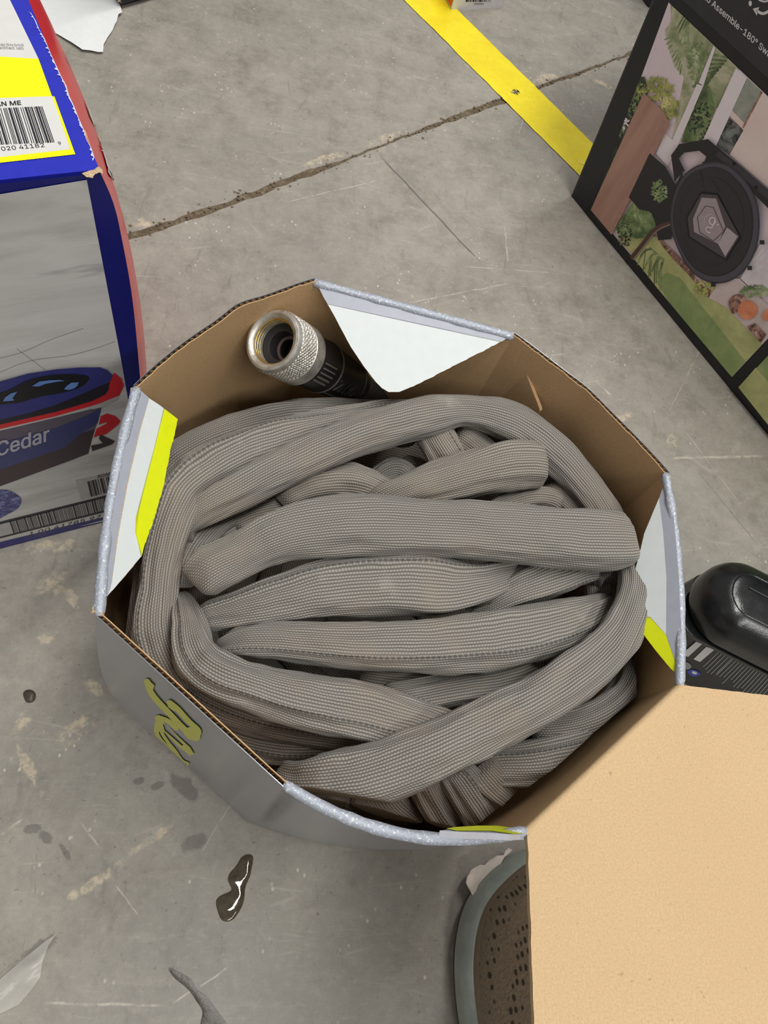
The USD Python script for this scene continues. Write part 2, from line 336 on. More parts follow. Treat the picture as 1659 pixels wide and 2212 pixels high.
for nm, c in dict(bucket_navy=(46, 48, 120), bucket_dark=(26, 20, 36), bucket_red=(205, 32, 44), bucket_smoke=(92, 84, 100), bucket_label=(54, 60, 112), bucket_base=(62, 48, 54), bucket_hole=(10, 10, 20), bucket_glint=(96, 132, 196),
                  silver_letter=(172, 168, 178), label_grey=(178, 174, 172), grout_line=(132, 130, 128)).items(): plain(nm, c, 0.32, 0.07)
def mottled(name, scale, stops, rough=0.35, det=5.0):
    gain = 1.45 if name.startswith('print_') and name not in ('print_dark', 'print_charcoal') else 1.0
    @look(name)
    def _(g):
        n = g.noise(g.pos(), scale, det, 0.7, 0.6); k_ = gain ; return g.surf(base_color=g.ramp(n, [(q, tuple(np.minimum(np.array(lin(*c)) * k_, .95))) for q, c in stops]), roughness=rough)
mottled('mop_yarn', 190.0, [(0.35, (40, 42, 92)), (0.5, (74, 80, 140)), (0.66, (150, 152, 190))])
mottled('print_dark', 30.0, [(0.3, (28, 31, 33)), (0.7, (38, 41, 43))], 0.30)
mottled('print_charcoal', 30.0, [(0.3, (48, 52, 54)), (0.7, (58, 62, 64))], 0.32)
mottled('print_mauve', 10.0, [(0.3, (196, 184, 190)), (0.7, (214, 204, 208))])
mottled('print_blush', 10.0, [(0.3, (206, 188, 182)), (0.7, (220, 204, 196))])
mottled('print_post', 12.0, [(0.3, (212, 204, 210)), (0.7, (226, 218, 222))])
mottled('print_palm', 26.0, [(0.28, (92, 108, 76)), (0.42, (128, 140, 104)), (0.55, (168, 170, 142)), (0.72, (200, 196, 184))])
mottled('print_leaf', 42.0, [(0.30, (46, 62, 42)), (0.45, (86, 108, 68)), (0.58, (126, 146, 98)), (0.72, (190, 196, 170))])
mottled('print_bush', 60.0, [(0.32, (70, 84, 52)), (0.48, (150, 156, 84)), (0.66, (196, 194, 128))])
mottled('print_darkleaf', 52.0, [(0.40, (22, 30, 26)), (0.55, (48, 66, 46)), (0.68, (150, 160, 130))])
mottled('print_grass', 34.0, [(0.3, (142, 152, 96)), (0.7, (182, 184, 128))])
mottled('print_shade_grass', 34.0, [(0.3, (110, 134, 84)), (0.7, (144, 160, 104))])
mottled('print_path', 30.0, [(0.3, (176, 164, 162)), (0.7, (200, 188, 186))])
mottled('print_soil', 90.0, [(0.4, (70, 48, 42)), (0.55, (150, 112, 100)), (0.7, (206, 186, 174))])
mottled('print_glass', 30.0, [(0.3, (112, 124, 112)), (0.7, (168, 172, 160))])
mottled('print_window', 60.0, [(0.42, (34, 38, 40)), (0.6, (120, 128, 126))])
mottled('print_terracotta', 60.0, [(0.3, (190, 110, 78)), (0.7, (222, 146, 108))])
mottled('print_deck', 40.0, [(0.3, (188, 182, 190)), (0.7, (214, 210, 216))])
@look('print_wood')
def _(g):
    n = g.noise(g.scaled(g.pos(), (60.0, 60.0, 7.0)), 1.0, 4.0, .6); return g.surf(base_color=g.ramp(n, [(0.3, lin(172, 134, 116)), (0.7, lin(196, 158, 140))]), roughness=0.32)
plain('print_wood_side', (182, 142, 126), 0.32, 0.1)
for nm, c in dict(reel_black=(40, 40, 44), reel_disc=(52, 52, 57), reel_rim=(84, 84, 96), reel_edge=(64, 64, 72), reel_badge=(178, 167, 173), reel_badge_light=(194, 184, 190), reel_badge_dark=(84, 81, 86), cord_brown=(88, 64, 56), cord_light=(150, 128, 118), badge_mark=(236, 230, 234)).items(): plain(nm, c, 0.32, 0.05)
plain('orange_print', (236, 92, 34), 0.35); plain('navy_board', (30, 32, 44), 0.4); plain('grey_board', (104, 102, 102), 0.6, 0.1); plain('label_white', (226, 226, 226), 0.35); plain('label_text', (150, 154, 154), 0.4); plain('emblem_blue', (54, 78, 190), 0.3)
@look('midsole_foam')
def _(g):
    n = g.noise(g.pos(), 60.0, 5.0, .7); return g.surf(base_color=g.ramp(n, [(0.3, lin(150, 158, 148)), (0.7, lin(176, 184, 174))]), roughness=0.6)
@look('tan_knit')
def _(g):
    p = g.pos(); q = g.scaled(p, (290.0, 130.0, 60.0), rot=(0, 0, -0.15))
    v = g.n('voronoi_texture', vector=q, scale=1.0, randomness=0.25) + '.distance'
    hole = g.m('multiply', g.m('subtract', 1.0, g.step(v, 0.20, 0.36)), g.step(g.noise(p, 14.0, 2.0), 0.30, 0.42))
    c = g.ramp(g.noise(p, 420.0, 3.0), [(0.3, lin(128, 112, 92)), (0.7, lin(150, 132, 110))])
    c = g.mix(hole, c, lin(66, 56, 42))
    return g.surf(base_color=c, roughness=0.85, normal=g.bump(g.m('add', g.m('multiply', hole, -1.0), g.noise(p, 500.0, 2.0)), 0.0012, 0.6))
plain('tan_trim', (132, 114, 96), 0.7, 0.08); plain('brown_outsole', (96, 74, 60), 0.75, 0.1); plain('dark_lining', (48, 42, 36), 0.9)
@look('water')
def _(g):
    n = g.noise(g.pos(), 130.0, 5.0, .7)
    return g.surf(base_color=g.ramp(n, [(0.3, lin(62, 54, 42)), (0.6, lin(88, 78, 63)), (0.8, lin(108, 98, 82))]), roughness=0.04, ior=1.33, coat_weight=0.6, coat_roughness=0.02)
@look('wet_concrete')
def _(g):
    n = g.noise(g.pos(), 130.0, 5.0, .7)
    return g.surf(base_color=g.ramp(n, [(0.3, lin(56, 50, 42)), (0.7, lin(88, 80, 69))]), roughness=0.34, normal=g.bump(n, 0.001, 0.4))
@look('clear_film')
def _(g):
    n = g.noise(g.scaled(g.pos(), (40, 90, 40), rot=(0, 0, .7)), 1.0, 4.0)
    d = g.surf(base_color=lin(214, 210, 202), roughness=0.25)
    return g.n('mix_closure', fac=g.m('add', 0.30, g.m('multiply', n, 0.35)), closure1=g.n('transparent_bsdf') + '.BSDF', closure2=d) + '.closure'

# ------------------------------------------------------------------ floor: two concrete slabs with a dirty joint between them
rng = np.random.default_rng(7)
fl = thing('floor', 'worn grey concrete warehouse floor with scuffs and a dirt-filled joint', 'floor', (0, 0, 0), kind='structure')
J0, J1 = at(280, 515), at(1350, 120); jd = unit(J1 - J0); jn = np.array([-jd[1], jd[0], 0])
s = np.r_[-2.6, np.arange(-0.25, 1.15, 0.006), 3.2]
mid_line = J0 + s[:, None] * jd
def ragged(seed, amp): return (meshkit.fbm(np.stack([s * 55, 0 * s + seed, 0 * s], -1), 4, seed) - 0.5) * amp + (meshkit.noise(np.stack([s * 9, 0 * s + seed, 0 * s], -1), seed) - 0.5) * amp * 0.9
mouth = 0.0022 + 0.0040 * np.clip(meshkit.noise(np.stack([s * 5.5, 0 * s, 0 * s], -1), 5) - 0.25, 0, 1)
lo, hi = mid_line - jn * (mouth + ragged(3, .006))[:, None], mid_line + jn * (mouth + ragged(11, .006))[:, None]
hi = np.where(((hi - lo) @ jn)[:, None] < 0.003, lo + jn * 0.003, hi)
zv = np.array([0, 0, 1.0])
def slab_of(edge, away, up):
    rows = [edge - zv * 0.012, edge - zv * 0.0010, edge + away * 0.0012, edge + away * 0.004, edge + away * 3.0]
    return orient(*grid(np.array(rows)), zv)
obj(fl, 'slab', slab_of(lo, -jn, 1), 'concrete', smooth=35); obj(fl, 'slab', slab_of(hi, jn, 1), 'concrete', smooth=35)
k = np.linspace(0, 1, 7); fill = lo[None] * (1 - k[:, None, None]) + hi[None] * k[:, None, None]
fill[..., 2] = -0.0026 + 0.0028 * meshkit.fbm(fill * 160, 4, 4)
obj(fl, 'joint_filler', orient(*grid(fill), zv), 'joint_dirt', smooth=True, label='brown dirt packed in the joint')
grit = []
for i in range(260):
    q = J0 + jd * rng.uniform(0, 1.0) + jn * rng.normal(0, .006); r = rng.uniform(.0006, .0021)
    m = trimesh.creation.icosphere(1, r); v = m.vertices * rng.uniform(.6, 1.2, 3) * [1, 1, .55] + q + [0, 0, -0.0006 + r * .3]; grit.append((v, np.array(m.faces)))
obj(fl, 'grit', cat(*grit), 'joint_grit', label='pale crumbs along the joint', kind='stuff')

# the yellow floor tape
tp = thing('floor_tape', 'strip of yellow floor marking tape stuck diagonally across the concrete', 'tape', at(1070, 190))
ta, tb = (at(872, 0) + 0), at(1243, 372); td = unit(tb - ta); tw = at(995, 30) - at(872, 0); tw = tw - td * (tw @ td)
n1, n2 = 320, 30
tt, ww = np.meshgrid(np.linspace(-0.6, 0.95, n1), np.linspace(0, 1, n2), indexing='ij')
TP = ta + tt[..., None] * td + ww[..., None] * tw
TP += ((meshkit.noise(np.stack([tt * 60, 0 * tt, np.round(ww)], -1), 3) - .5) * .0012 * (np.abs(ww - .5) > .49))[..., None] * unit(tw)
djoint = np.abs((TP - J0) @ jn)
TP[..., 2] = 0.0006 + 0.0007 * meshkit.fbm(TP * 70, 3, 8) + 0.0016 * np.exp(-(djoint / .012) ** 2) * meshkit.noise(TP * 120, 9) - 0.0009 * np.exp(-(djoint / .004) ** 2)
v, f = grid(TP); f = orient(v, f, zv)[1]
tear = at(1113, 200); cen = v[f].mean(1)
dt = (cen - tear); keep = ~((np.abs(dt @ jd) < .009) & (np.abs(dt @ jn) < .0042 * (1 - np.abs(dt @ jd) / .009)))
obj(tp, 'strip', (v, f[keep]), 'yellow_vinyl', smooth=True)
bub = at(1262, 348); m = trimesh.creation.icosphere(3, 1.0); obj(tp, 'bubble', (m.vertices * [.014, .010, .0022] + bub + [0, 0, .0006], np.array(m.faces)), 'yellow_vinyl', smooth=True, label='raised air bubble at the edge of the tape')

# ------------------------------------------------------------------ the octagonal hose box
ZR = 0.31
RIM = [(680, 600), (1112, 718), (1447, 1020), (1480, 1480), (1140, 1803), (612, 1700), (205, 1328), (288, 832)]   # A B C D E F G H
Q = np.array([at(x, y, ZR) for x, y in RIM]); QC = Q.mean(0)
base = QC * [1, 1, 0]
cb = [.002, .002, .003, .002, .002, .002, .010, .004]                   # how far each upright corner bulges at half height
rb = [.0, .0050, .0040, 0.0, .0115, .0, .0035, .0085]                  # bow of each wall at the rim, AB BC CD DE EF FG GH HA
hb = thing('hose_box', 'open octagonal cardboard box with silver outside and folded flaps, full of hose', 'box', base)
def corner(i, t): i %= 8; r = unit((Q[i] - QC) * [1, 1, 0]); return Q[i] + r * cb[i] * math.sin(math.pi * t) - zv * (ZR - 0.002) * t
def wall_point(i, s_, t, off=0.0):
    a, b = corner(i, t), corner(i + 1, t); e = (b - a) * [1, 1, 0]; n = unit(np.cross(zv, e)); n = n if n @ (a - QC) > 0 else -n
    bow = rb[i] * (1 - .55 * t) + (.0015 if i in (4, 5) else .006) * math.sin(math.pi * t)
    shape = 4 * s_ * (1 - s_)
    if i == 7: shape *= 1 + .35 * math.exp(-((s_ - .62) / .1) ** 2) * (1 - t)
    if i == 1: shape *= 1 + .3 * math.exp(-((s_ - .45) / .12) ** 2) * (1 - t)
    return a + (b - a) * s_ + n * (bow * shape + off)
def wall_grid(i, off, ns=33, nt=25, t0=0.0, t1=1.0, s0=0.0, s1=1.0): return np.array([[wall_point(i, s_, t, off) for s_ in np.linspace(s0, s1, ns)] for t in np.linspace(t0, t1, nt)])
TH = 0.0026
panels = []
for i in range(8):
    out_n = unit(((Q[i] + Q[(i + 1) % 8]) / 2 - QC) * [1, 1, 0])
    A, B = wall_grid(i, -TH), wall_grid(i, -TH + .0005)
    C, D = wall_grid(i, -.0004), wall_grid(i, 0.0)
    if i in (0, 2, 3, 4, 6):   # folded walls end under the roll of the fold
        for q in (A, B, C, D): q[0, :, 2] -= .0034
    if i in (1, 7, 5):      # a ragged torn rim where no flap is left
        wv = (meshkit.fbm(np.stack([np.arange(33) * .7, np.full(33, i), np.zeros(33)], -1), 4, i) - .55) * .0022
        A[0, :, 2] += wv; B[0, :, 2] += wv
    inner = cat(orient(*grid(A), -out_n), orient(*grid(B), out_n), grid(np.stack([A[0], B[0]])))
    pn = obj(hb, 'wall_panel', inner, 'kraft_inside', smooth=40); panels.append(pn)
    obj(pn, 'printed_liner', cat(orient(*grid(C), -out_n), orient(*grid(D), out_n), grid(np.stack([C[0], D[0]]))), 'silver_print', smooth=40, label='silver printed outside of the wall')
    if i in (1, 5, 7):
        nw = 34; ss = np.linspace(0.004, 0.996, nw * 10 + 1)
        off = -TH / 2 + (TH / 2 - .0005) * np.sin(np.arange(len(ss)) / 10 * 2 * np.pi)
        rows = [[wall_point(i, a, t, o) - zv * .0002 for a, o in zip(ss, off)] for t in (0.0, 0.03)]
        obj(pn, 'fluting', grid(np.array(rows)), 'fluting', smooth=True, label='corrugated core showing at the rim')
floor_poly = np.array([corner(i, 1.0) for i in range(8)]); c0 = floor_poly.mean(0)
obj(hb, 'bottom_panel', (np.vstack([floor_poly, c0]) + zv * .001, np.array([[i, (i + 1) % 8, 8] for i in range(8)])), 'kraft_inside')

# rolled folds where the flaps turn inwards
for i, (s0, s1) in {0: (.0, 1.0), 2: (.0, 1.0), 4: (.0, 1.0), 6: (.0, 1.0)}.items():
    path = np.array([wall_point(i, q, 0.0, -.0017) for q in np.linspace(s0, s1, 40)]) - zv * .0026
    rad = .0028 * (1 + .25 * (meshkit.noise(np.stack([np.arange(40) * .5, np.full(40, i * 3.), np.zeros(40)], -1), 2) - .5)); rad[[0, -1]] *= .75
    obj(hb, 'fold', sweep(path, rad, 14), 'silver_fold', smooth=True, label='rounded silver fold of a flap')
def flap(i, down, outline, silver, white, lime, label, lk='kraft_edge'):
    """A flap hinged on wall i, leaning down by an angle inside the box; all outlines in photo pixels on its own plane."""
    a, b = Q[i] - zv * .0005, Q[(i + 1) % 8] - zv * .0005; e = unit(b - a); inn = unit((QC - (a + b) / 2) * [1, 1, 0]); inn = unit(inn - e * (inn @ e))
    d = inn * math.cos(down) - zv * math.sin(down); n = np.cross(e, d); n = n if n[2] > 0 else -n
    P = Plane(a, n)
    fp = obj(hb, 'flap', slab(P, outline, 0.0, .0026), lk, label=label)
    if silver: obj(fp, 'silver_stripe', flat(P, Polygon(silver).buffer(0).intersection(outline.buffer(1.0)), .0003), 'silver_ink', label='silver stripe beside the fold')
    if white: obj(fp, 'white_area', flat(P, Polygon(white).buffer(0).intersection(outline.buffer(1.0)), .0003), 'white_coat', label='white coated area')
    if lime: obj(fp, 'lime_stripe', flat(P, Polygon(lime).buffer(0).intersection(outline.buffer(1.0)), .0003), 'lime_ink', label='lime yellow stripe along the torn edge')
    return P
def rough_poly(pts, amp=1.6, step=7, seed=0):
    p = Polygon(pts).exterior.segmentize(step); c = np.array(p.coords)[:-1]
    return Polygon(c + (meshkit.noise(np.c_[c * .23, np.full(len(c), seed)], seed)[:, None] - .5) * amp * np.array([[1.0, 1.0]])).buffer(0)
flapA = flap(0, math.radians(28), rough_poly([(681, 603), (900, 663), (1110, 720), (1085, 736), (965, 797), (905, 828), (862, 846), (840, 846), (826, 838), (812, 824), (786, 790), (758, 748), (744, 722), (722, 680), (700, 642)]),
     [(675, 595), (1120, 715), (1083, 740), (708, 658), (690, 630)], [(706, 656), (1087, 738), (1000, 800), (850, 860), (790, 840), (700, 680)], None, 'triangular white and silver flap folded in beside the hose coupling')
flap(6, math.radians(52), rough_poly([(291, 836), (304, 846), (322, 862), (346, 878), (382, 906), (375, 940), (366, 975), (357, 1020), (349, 1060), (337, 1100), (326, 1135), (312, 1175), (304, 1200), (288, 1224), (262, 1254), (232, 1285), (214, 1316), (206, 1324)], 2.2),
     [(280, 825), (322, 858), (300, 930), (272, 1050), (252, 1160), (238, 1270), (232, 1290), (205, 1335), (190, 1300)], [(322, 858), (355, 882), (335, 960), (300, 1100), (293, 1150), (306, 1200), (230, 1290), (240, 1260), (254, 1160), (274, 1050), (302, 930)],
     [(353, 880), (385, 900), (380, 1000), (325, 1150), (304, 1205), (297, 1172), (291, 1150), (292, 1118), (318, 1020), (334, 960)], 'white flap with silver and lime stripes folded in beside the mop box')
flap(2, math.radians(50), rough_poly([(1445, 1024), (1434, 1050), (1424, 1075), (1396, 1140), (1372, 1240), (1372, 1340), (1397, 1378), (1420, 1408), (1450, 1444), (1474, 1466), (1472, 1380), (1466, 1250), (1455, 1120)], 1.2),
     [(1446, 1010), (1500, 1250), (1490, 1480), (1479, 1476), (1462, 1440), (1439, 1372), (1440, 1250), (1433, 1150), (1424, 1078)], [(1424, 1076), (1433, 1150), (1440, 1250), (1439, 1372), (1405, 1335), (1360, 1330), (1360, 1230)],
     [(1360, 1328), (1405, 1333), (1440, 1372), (1463, 1440), (1481, 1479), (1440, 1440), (1390, 1380)], 'white flap with lime stripe folded in beside the black plastic case')
flap(4, math.radians(80), rough_poly([(1137, 1801), (1110, 1791), (1075, 1786), (1030, 1786), (985, 1789), (950, 1794), (1000, 1797), (1060, 1799), (1100, 1802)], .3),
     None, None, [(940, 1785), (1150, 1780), (1150, 1812), (1110, 1803), (1060, 1796), (985, 1796)], 'silver flap tucked down inside the rim nearest the wet patches', 'silver_ink')
# the glued tab inside the wall to the right of the white flap
out_n = unit(((Q[1] + Q[2]) / 2 - QC) * [1, 1, 0]); tabP = Plane(wall_point(1, .25, .1, -TH - .0004), -out_n)
obj(panels[1], 'glued_tab', slab(tabP, rough_poly([(1113, 726), (1122, 745), (1136, 784), (1152, 830), (1170, 876), (1172, 884), (1152, 905), (1060, 880), (1020, 850), (1060, 790)], 1.4), .0026, .0025), 'kraft_inside', label='glued corner tab with a torn edge')
# the lid, an octagon of plain board laid open to the outside
D_, E_ = Q[3], Q[4]; h_ = unit(E_ - D_); outd = unit(np.cross(zv, h_)); outd = outd if outd @ (D_ - QC) > 0 else -outd
side = np.linalg.norm(E_ - D_); lidE = at(1155, 2212, ZR) - E_; lidD = at(1659, 1502, ZR) - D_
lp = [D_, E_, E_ + unit(lidE) * side]
lp += [lp[2] + outd * side * .98]; r3 = D_ + unit(lidD) * side; lp += [lp[3] + (outd + h_ * -1) / math.sqrt(2) * side, r3 + outd * side * 1.0, r3]
lp = np.array(lp)
edge = np.array(Polygon(lp[:, :2]).exterior.segmentize(.004).coords)[:-1]
wob = (meshkit.fbm(np.c_[edge * 210, np.zeros(len(edge))], 3, 6) - .5) * .0011
dn = np.gradient(edge, axis=0); dn = np.c_[dn[:, 1], -dn[:, 0]] / np.linalg.norm(dn, axis=1, keepdims=True)
far = np.abs((edge - D_[:2]) @ outd[:2]) > .006
lidpoly = Polygon(edge + dn * (wob * far)[:, None]).buffer(0)
v, f = tri2(lidpoly); lz = ZR - .0006
ld = obj(hb, 'lid', cat(orient(np.c_[v, np.full(len(v), lz)], f, zv), orient(np.c_[v, np.full(len(v), lz - .0032)], f, -zv), grid(np.stack([np.c_[np.array(lidpoly.exterior.coords), np.full(len(lidpoly.exterior.coords), lz)], np.c_[np.array(lidpoly.exterior.coords), np.full(len(lidpoly.exterior.coords), lz - .0032)]]))), 'kraft', label='plain brown octagonal lid opened outwards')
hp = np.array([D_ + (E_ - D_) * q for q in np.linspace(0, 1, 20)]) - zv * .0030
obj(ld, 'hinge_fold', sweep(hp, .0026, 10), 'kraft', smooth=True)
# the script lettering that runs down the outside of the wall
def on_wall(i, off):
    ss, tt = np.linspace(0, 1, 41), np.linspace(0, 1, 61); pts = np.array([[wall_point(i, a, t, off) for a in ss] for t in tt]); pq = project(pts).reshape(-1, 2)
    st = np.stack(np.meshgrid(ss, tt), -1).reshape(-1, 2)
    return lambda xy: np.array([wall_point(i, np.clip(a, 0, 1), np.clip(t, 0, .995), off) for a, t in griddata(pq, st, xy, 'linear', fill_value=.5)])
zk = dict(x0=180, y0=1280, k=1 / 3.19)
script = shapely.union_all([zline([(440, 615), (462, 680), (500, 735), (560, 800), (640, 885), (720, 960), (775, 990)], **zk, width=13), Polygon(zpoly([(425, 595), (450, 600), (490, 640), (475, 690), (450, 685), (430, 650)], **zk)),
    zline([(780, 995), (795, 965), (755, 915), (700, 860), (640, 795), (595, 760)], **zk, width=12), zpoly([(572, 750), (590, 740), (640, 790), (625, 820), (585, 790)], **zk), zpoly([(690, 950), (800, 940), (808, 985), (795, 1020), (760, 1022)], **zk, n=30),
    zline([(510, 865), (570, 880), (640, 935)], **zk, width=11), zline([(520, 860), (505, 920), (505, 965), (560, 1050), (640, 1130), (705, 1190)], **zk, width=10),
    zpoly([(500, 850), (545, 850), (560, 905), (640, 980), (735, 1065), (762, 1110), (735, 1125), (655, 1060), (560, 965), (520, 960), (500, 960)], **zk, n=0).difference(zpoly([(548, 905), (570, 915), (690, 1050), (680, 1055), (560, 950)], **zk)),
    zline([(540, 965), (590, 1040), (640, 1100), (690, 1165), (720, 1180)], **zk, width=7), zpoly([(660, 1150), (720, 1165), (715, 1210), (680, 1190)], **zk)])
mp = on_wall(5, .0005)
wpx = project(np.array([wall_point(5, q, 0, 0) for q in np.linspace(0, 1, 30)] + [wall_point(5, 1, t, 0) for t in np.linspace(0, .99, 30)] + [wall_point(5, q, .99, 0) for q in np.linspace(1, 0, 30)] + [wall_point(5, 0, t, 0) for t in np.linspace(.99, 0, 30)]))
v, f = tri2(script.intersection(Polygon(wpx).buffer(0).buffer(-1.5)).segmentize(3)); v3 = mp(v); wn = unit(np.cross(zv, Q[6] - Q[5])); wn = wn if wn @ (Q[5] - QC) > 0 else -wn
obj(panels[5], 'script_lettering', orient(v3, f, wn), 'lime_script', label='lime script lettering running down the wall')

# ------------------------------------------------------------------ the garden hose
hose = thing('garden_hose', 'long flat grey woven fabric garden hose coiled and piled in the octagonal box', 'hose', base)
def strand(pts, z, w, look='hose_fabric', hh=.0132, roll=0.0, seam=None, ends=(1, 1), wr=1.0, n_around=52, seed=0, name='hose_loop', zdrop=(0, 0)):
    """A length of soft hose. pts: centre line in photo pixels; z: height of its top at each point (or one value); w: width in pixels at each point (or one value); seam: angle of the stitched seam."""
    pts = np.array(pts, float); n = len(pts); z = np.broadcast_to(z, n).astype(float); w = np.broadcast_to(w, n).astype(float)
    L2 = np.r_[0, np.cumsum(np.linalg.norm(np.diff(pts, axis=0), axis=1))]; m = int(max(24, L2[-1] / 6))
    c = CubicSpline(L2, np.c_[pts, z, w]); q = c(np.linspace(0, L2[-1], m)); t2 = np.gradient(q[:, :2], axis=0); t2 /= np.linalg.norm(t2, axis=1, keepdims=True)
    n2 = np.c_[-t2[:, 1], t2[:, 0]]
    C = np.array([at(x, y, zz - hh) for x, y, zz, _ in q])
    W = np.array([np.linalg.norm((at(x + a * ww / 2, y + b * ww / 2, zz - hh) - at(x - a * ww / 2, y - b * ww / 2, zz - hh))) / 2 for (x, y, zz, ww), (a, b) in zip(q, n2)])
    T = np.gradient(C, axis=0); T /= np.linalg.norm(T, axis=1, keepdims=True)
    view = CAM - C; view /= np.linalg.norm(view, axis=1, keepdims=True)
    up0 = unit(np.array([0.0, 0, 1])) * .55 + view * .45
    lat = np.cross(T, up0); lat /= np.linalg.norm(lat, axis=1, keepdims=True); up = np.cross(lat, T)
    rl = np.interp(np.linspace(0, 1, m), np.linspace(0, 1, np.size(roll)), np.atleast_1d(roll))[:, None]
    lat, up = lat * np.cos(rl) + up * np.sin(rl), up * np.cos(rl) - lat * np.sin(rl)
    arc = np.r_[0, np.cumsum(np.linalg.norm(np.diff(C, axis=0), axis=1))]; tot = arc[-1]
    H_ = np.minimum(hh, W * .72)
    cap = .009; kx = np.ones(m)
    for e, dist in ((0, arc), (1, tot - arc)):
        if ends[e]: kx *= np.sqrt(np.clip(1 - (1 - np.clip(dist / cap, 0, 1)) ** 2, 0.0025, 1)) if ends[e] == 1 else np.clip(.15 + .85 * dist / .03, 0, 1)
    a = np.arange(n_around) * 2 * np.pi / n_around; ca, sa = np.cos(a), np.sin(a)
    X = np.sign(ca) * np.abs(ca) ** .88; Y = np.sign(sa) * np.abs(sa) ** .80
    lo = meshkit.noise(np.stack([arc * 38, np.full(m, seed * 7.3), np.zeros(m)], -1), seed) - .5
    P = C[:, None] + lat[:, None] * (X[None] * (W * (kx * .25 + .75) * (1 + .09 * wr * lo))[:, None])[..., None] + up[:, None] * (Y[None] * (H_ * kx)[:, None])[..., None]
    nrm = lat[:, None] * (X / 1.0)[None, :, None] * (H_ / W)[:, None, None] + up[:, None] * Y[None, :, None]; nrm /= np.linalg.norm(nrm, axis=-1, keepdims=True) + 1e-9
    # soft folds: long ones with the run of the hose, short creases across it where it bends
    lng = meshkit.fbm(np.stack(np.broadcast_arrays((arc * 22)[:, None], ca[None] * 1.6 + seed, sa[None] * 1.6), -1), 3, seed) - .5
    kurv = np.linalg.norm(np.gradient(T, arc, axis=0), axis=1); kurv = np.clip(kurv / 40, 0, 1)
    crs = (meshkit.noise(np.stack(np.broadcast_arrays((arc * 150)[:, None], ca[None] * .8 + seed, sa[None] * .8), -1), seed + 5) - .5) * kurv[:, None]
    disp = (lng * .0085 + crs * .0030) * wr
    v_ = np.cumsum(np.r_[0, np.hypot(np.diff(np.r_[X, X[:1]]) * W.mean(), np.diff(np.r_[Y, Y[:1]]) * hh)])[:-1]
    if seam is not None:
        ks = int(round(seam / (2 * np.pi) * n_around)) % n_around; v_ = v_ - v_[ks]
        da = np.abs((a - a[ks] + np.pi) % (2 * np.pi) - np.pi) * W.mean() * .85
        disp = disp + (np.exp(-(da / .0016) ** 2) * .0013 - np.exp(-((da - .0032) / .0014) ** 2) * .0006)[None]
    P = P + nrm * (disp * kx[:, None])[..., None]
    for i in range(8):       # soft hose lies flat against the walls, never through them
        e = (Q[(i + 1) % 8] - Q[i]) * [1, 1, 0]; nw = unit(np.cross(zv, e)); nw = nw if nw @ (Q[i] - QC) > 0 else -nw
        over = (P - Q[i]) @ nw + .0048; P = P - nw * np.where(P[..., 2] < ZR + .004, np.clip(over, 0, None), 0)[..., None]
    P[..., 2] = np.maximum(P[..., 2], .006)
    P = np.concatenate([P[:1].mean(1, keepdims=True).repeat(n_around, 1), P, P[-1:].mean(1, keepdims=True).repeat(n_around, 1)])
    P = np.concatenate([P, P[:, :1]], 1); vv = np.r_[v_, v_[-1] * 2 - v_[-2]]
    uv = np.stack(np.meshgrid(np.r_[arc[0], arc, arc[-1]], vv, indexing='ij'), -1).reshape(-1, 2)
    vt, ft = grid(P); nn = np.cross(vt[ft[:, 1]] - vt[ft[:, 0]], vt[ft[:, 2]] - vt[ft[:, 0]])
    ctr = np.repeat(np.r_[C[:1], C, C[-1:]], n_around + 1, 0)
    if (nn * (vt[ft].mean(1) - ctr[ft[:, 0]])).sum() < 0: ft = ft[:, ::-1]
    # one normal along the join
    obj_v = vt; path = numbered(hose, name); o = ORIGIN[hose]
    g = usdkit.mesh(stage, path, (obj_v - o, ft), LOOK[look], smooth=True, uv=uv)
    nr = np.array(g.GetNormalsAttr().Get()).reshape(m + 2, n_around + 1, 3); av = nr[:, 0] + nr[:, -1]; av /= np.linalg.norm(av, axis=1, keepdims=True) + 1e-9; nr[:, 0] = av; nr[:, -1] = av
    g.GetNormalsAttr().Set(__import__('pxr').Vt.Vec3fArray.FromNumpy(nr.reshape(-1, 3).astype(np.float32)))
    return path
S, Wn, Bn = strand, 'hose_fabric_worn', 'hose_fabric_brown'
# deep layers, seen in the gaps
for k, (r, z, sd) in enumerate([(.118, .190, 1), (.088, .180, 2), (.055, .190, 3), (.105, .165, 4), (.128, .155, 5), (.070, .160, 6), (.025, .180, 7)]):
    an = np.linspace(0, 2 * np.pi, 15) + k; cc = QC + np.c_[np.cos(an) * r, np.sin(an) * r, 0 * an]; S([project(p + [0, 0, z - ZR]) for p in cc], z, 118, Bn, seed=20 + sd, seam=1.2, n_around=40)
S([(330, 1110), (300, 1200), (282, 1310), (320, 1440), (430, 1580)], .235, 85, Bn, seed=31)
S([(310, 1230), (318, 1120), (360, 1020), (425, 974), (515, 936), (606, 914), (696, 908), (800, 912), (900, 920)], [.235, .245, .25, .252, .252, .25, .25, .25, .25], 80, seed=32)
S([(400, 1470), (450, 1510), (520, 1540), (620, 1566), (720, 1580), (820, 1590)], .242, 80, Bn, seed=33, seam=1.3)
S([(440, 1560), (500, 1590), (580, 1612), (660, 1618), (760, 1600)], .232, 74, Bn, seed=34, seam=1.2)
S([(720, 1690), (700, 1745), (740, 1800)], [.262, .235, .20], 100, Bn, seed=35, ends=(1, 1)); S([(800, 1690), (830, 1740), (880, 1790)], [.262, .24, .215], 120, Bn, seed=36)
S([(905, 1660), (935, 1730), (975, 1790)], [.268, .248, .222], 72, Bn, seed=37, seam=1.4)
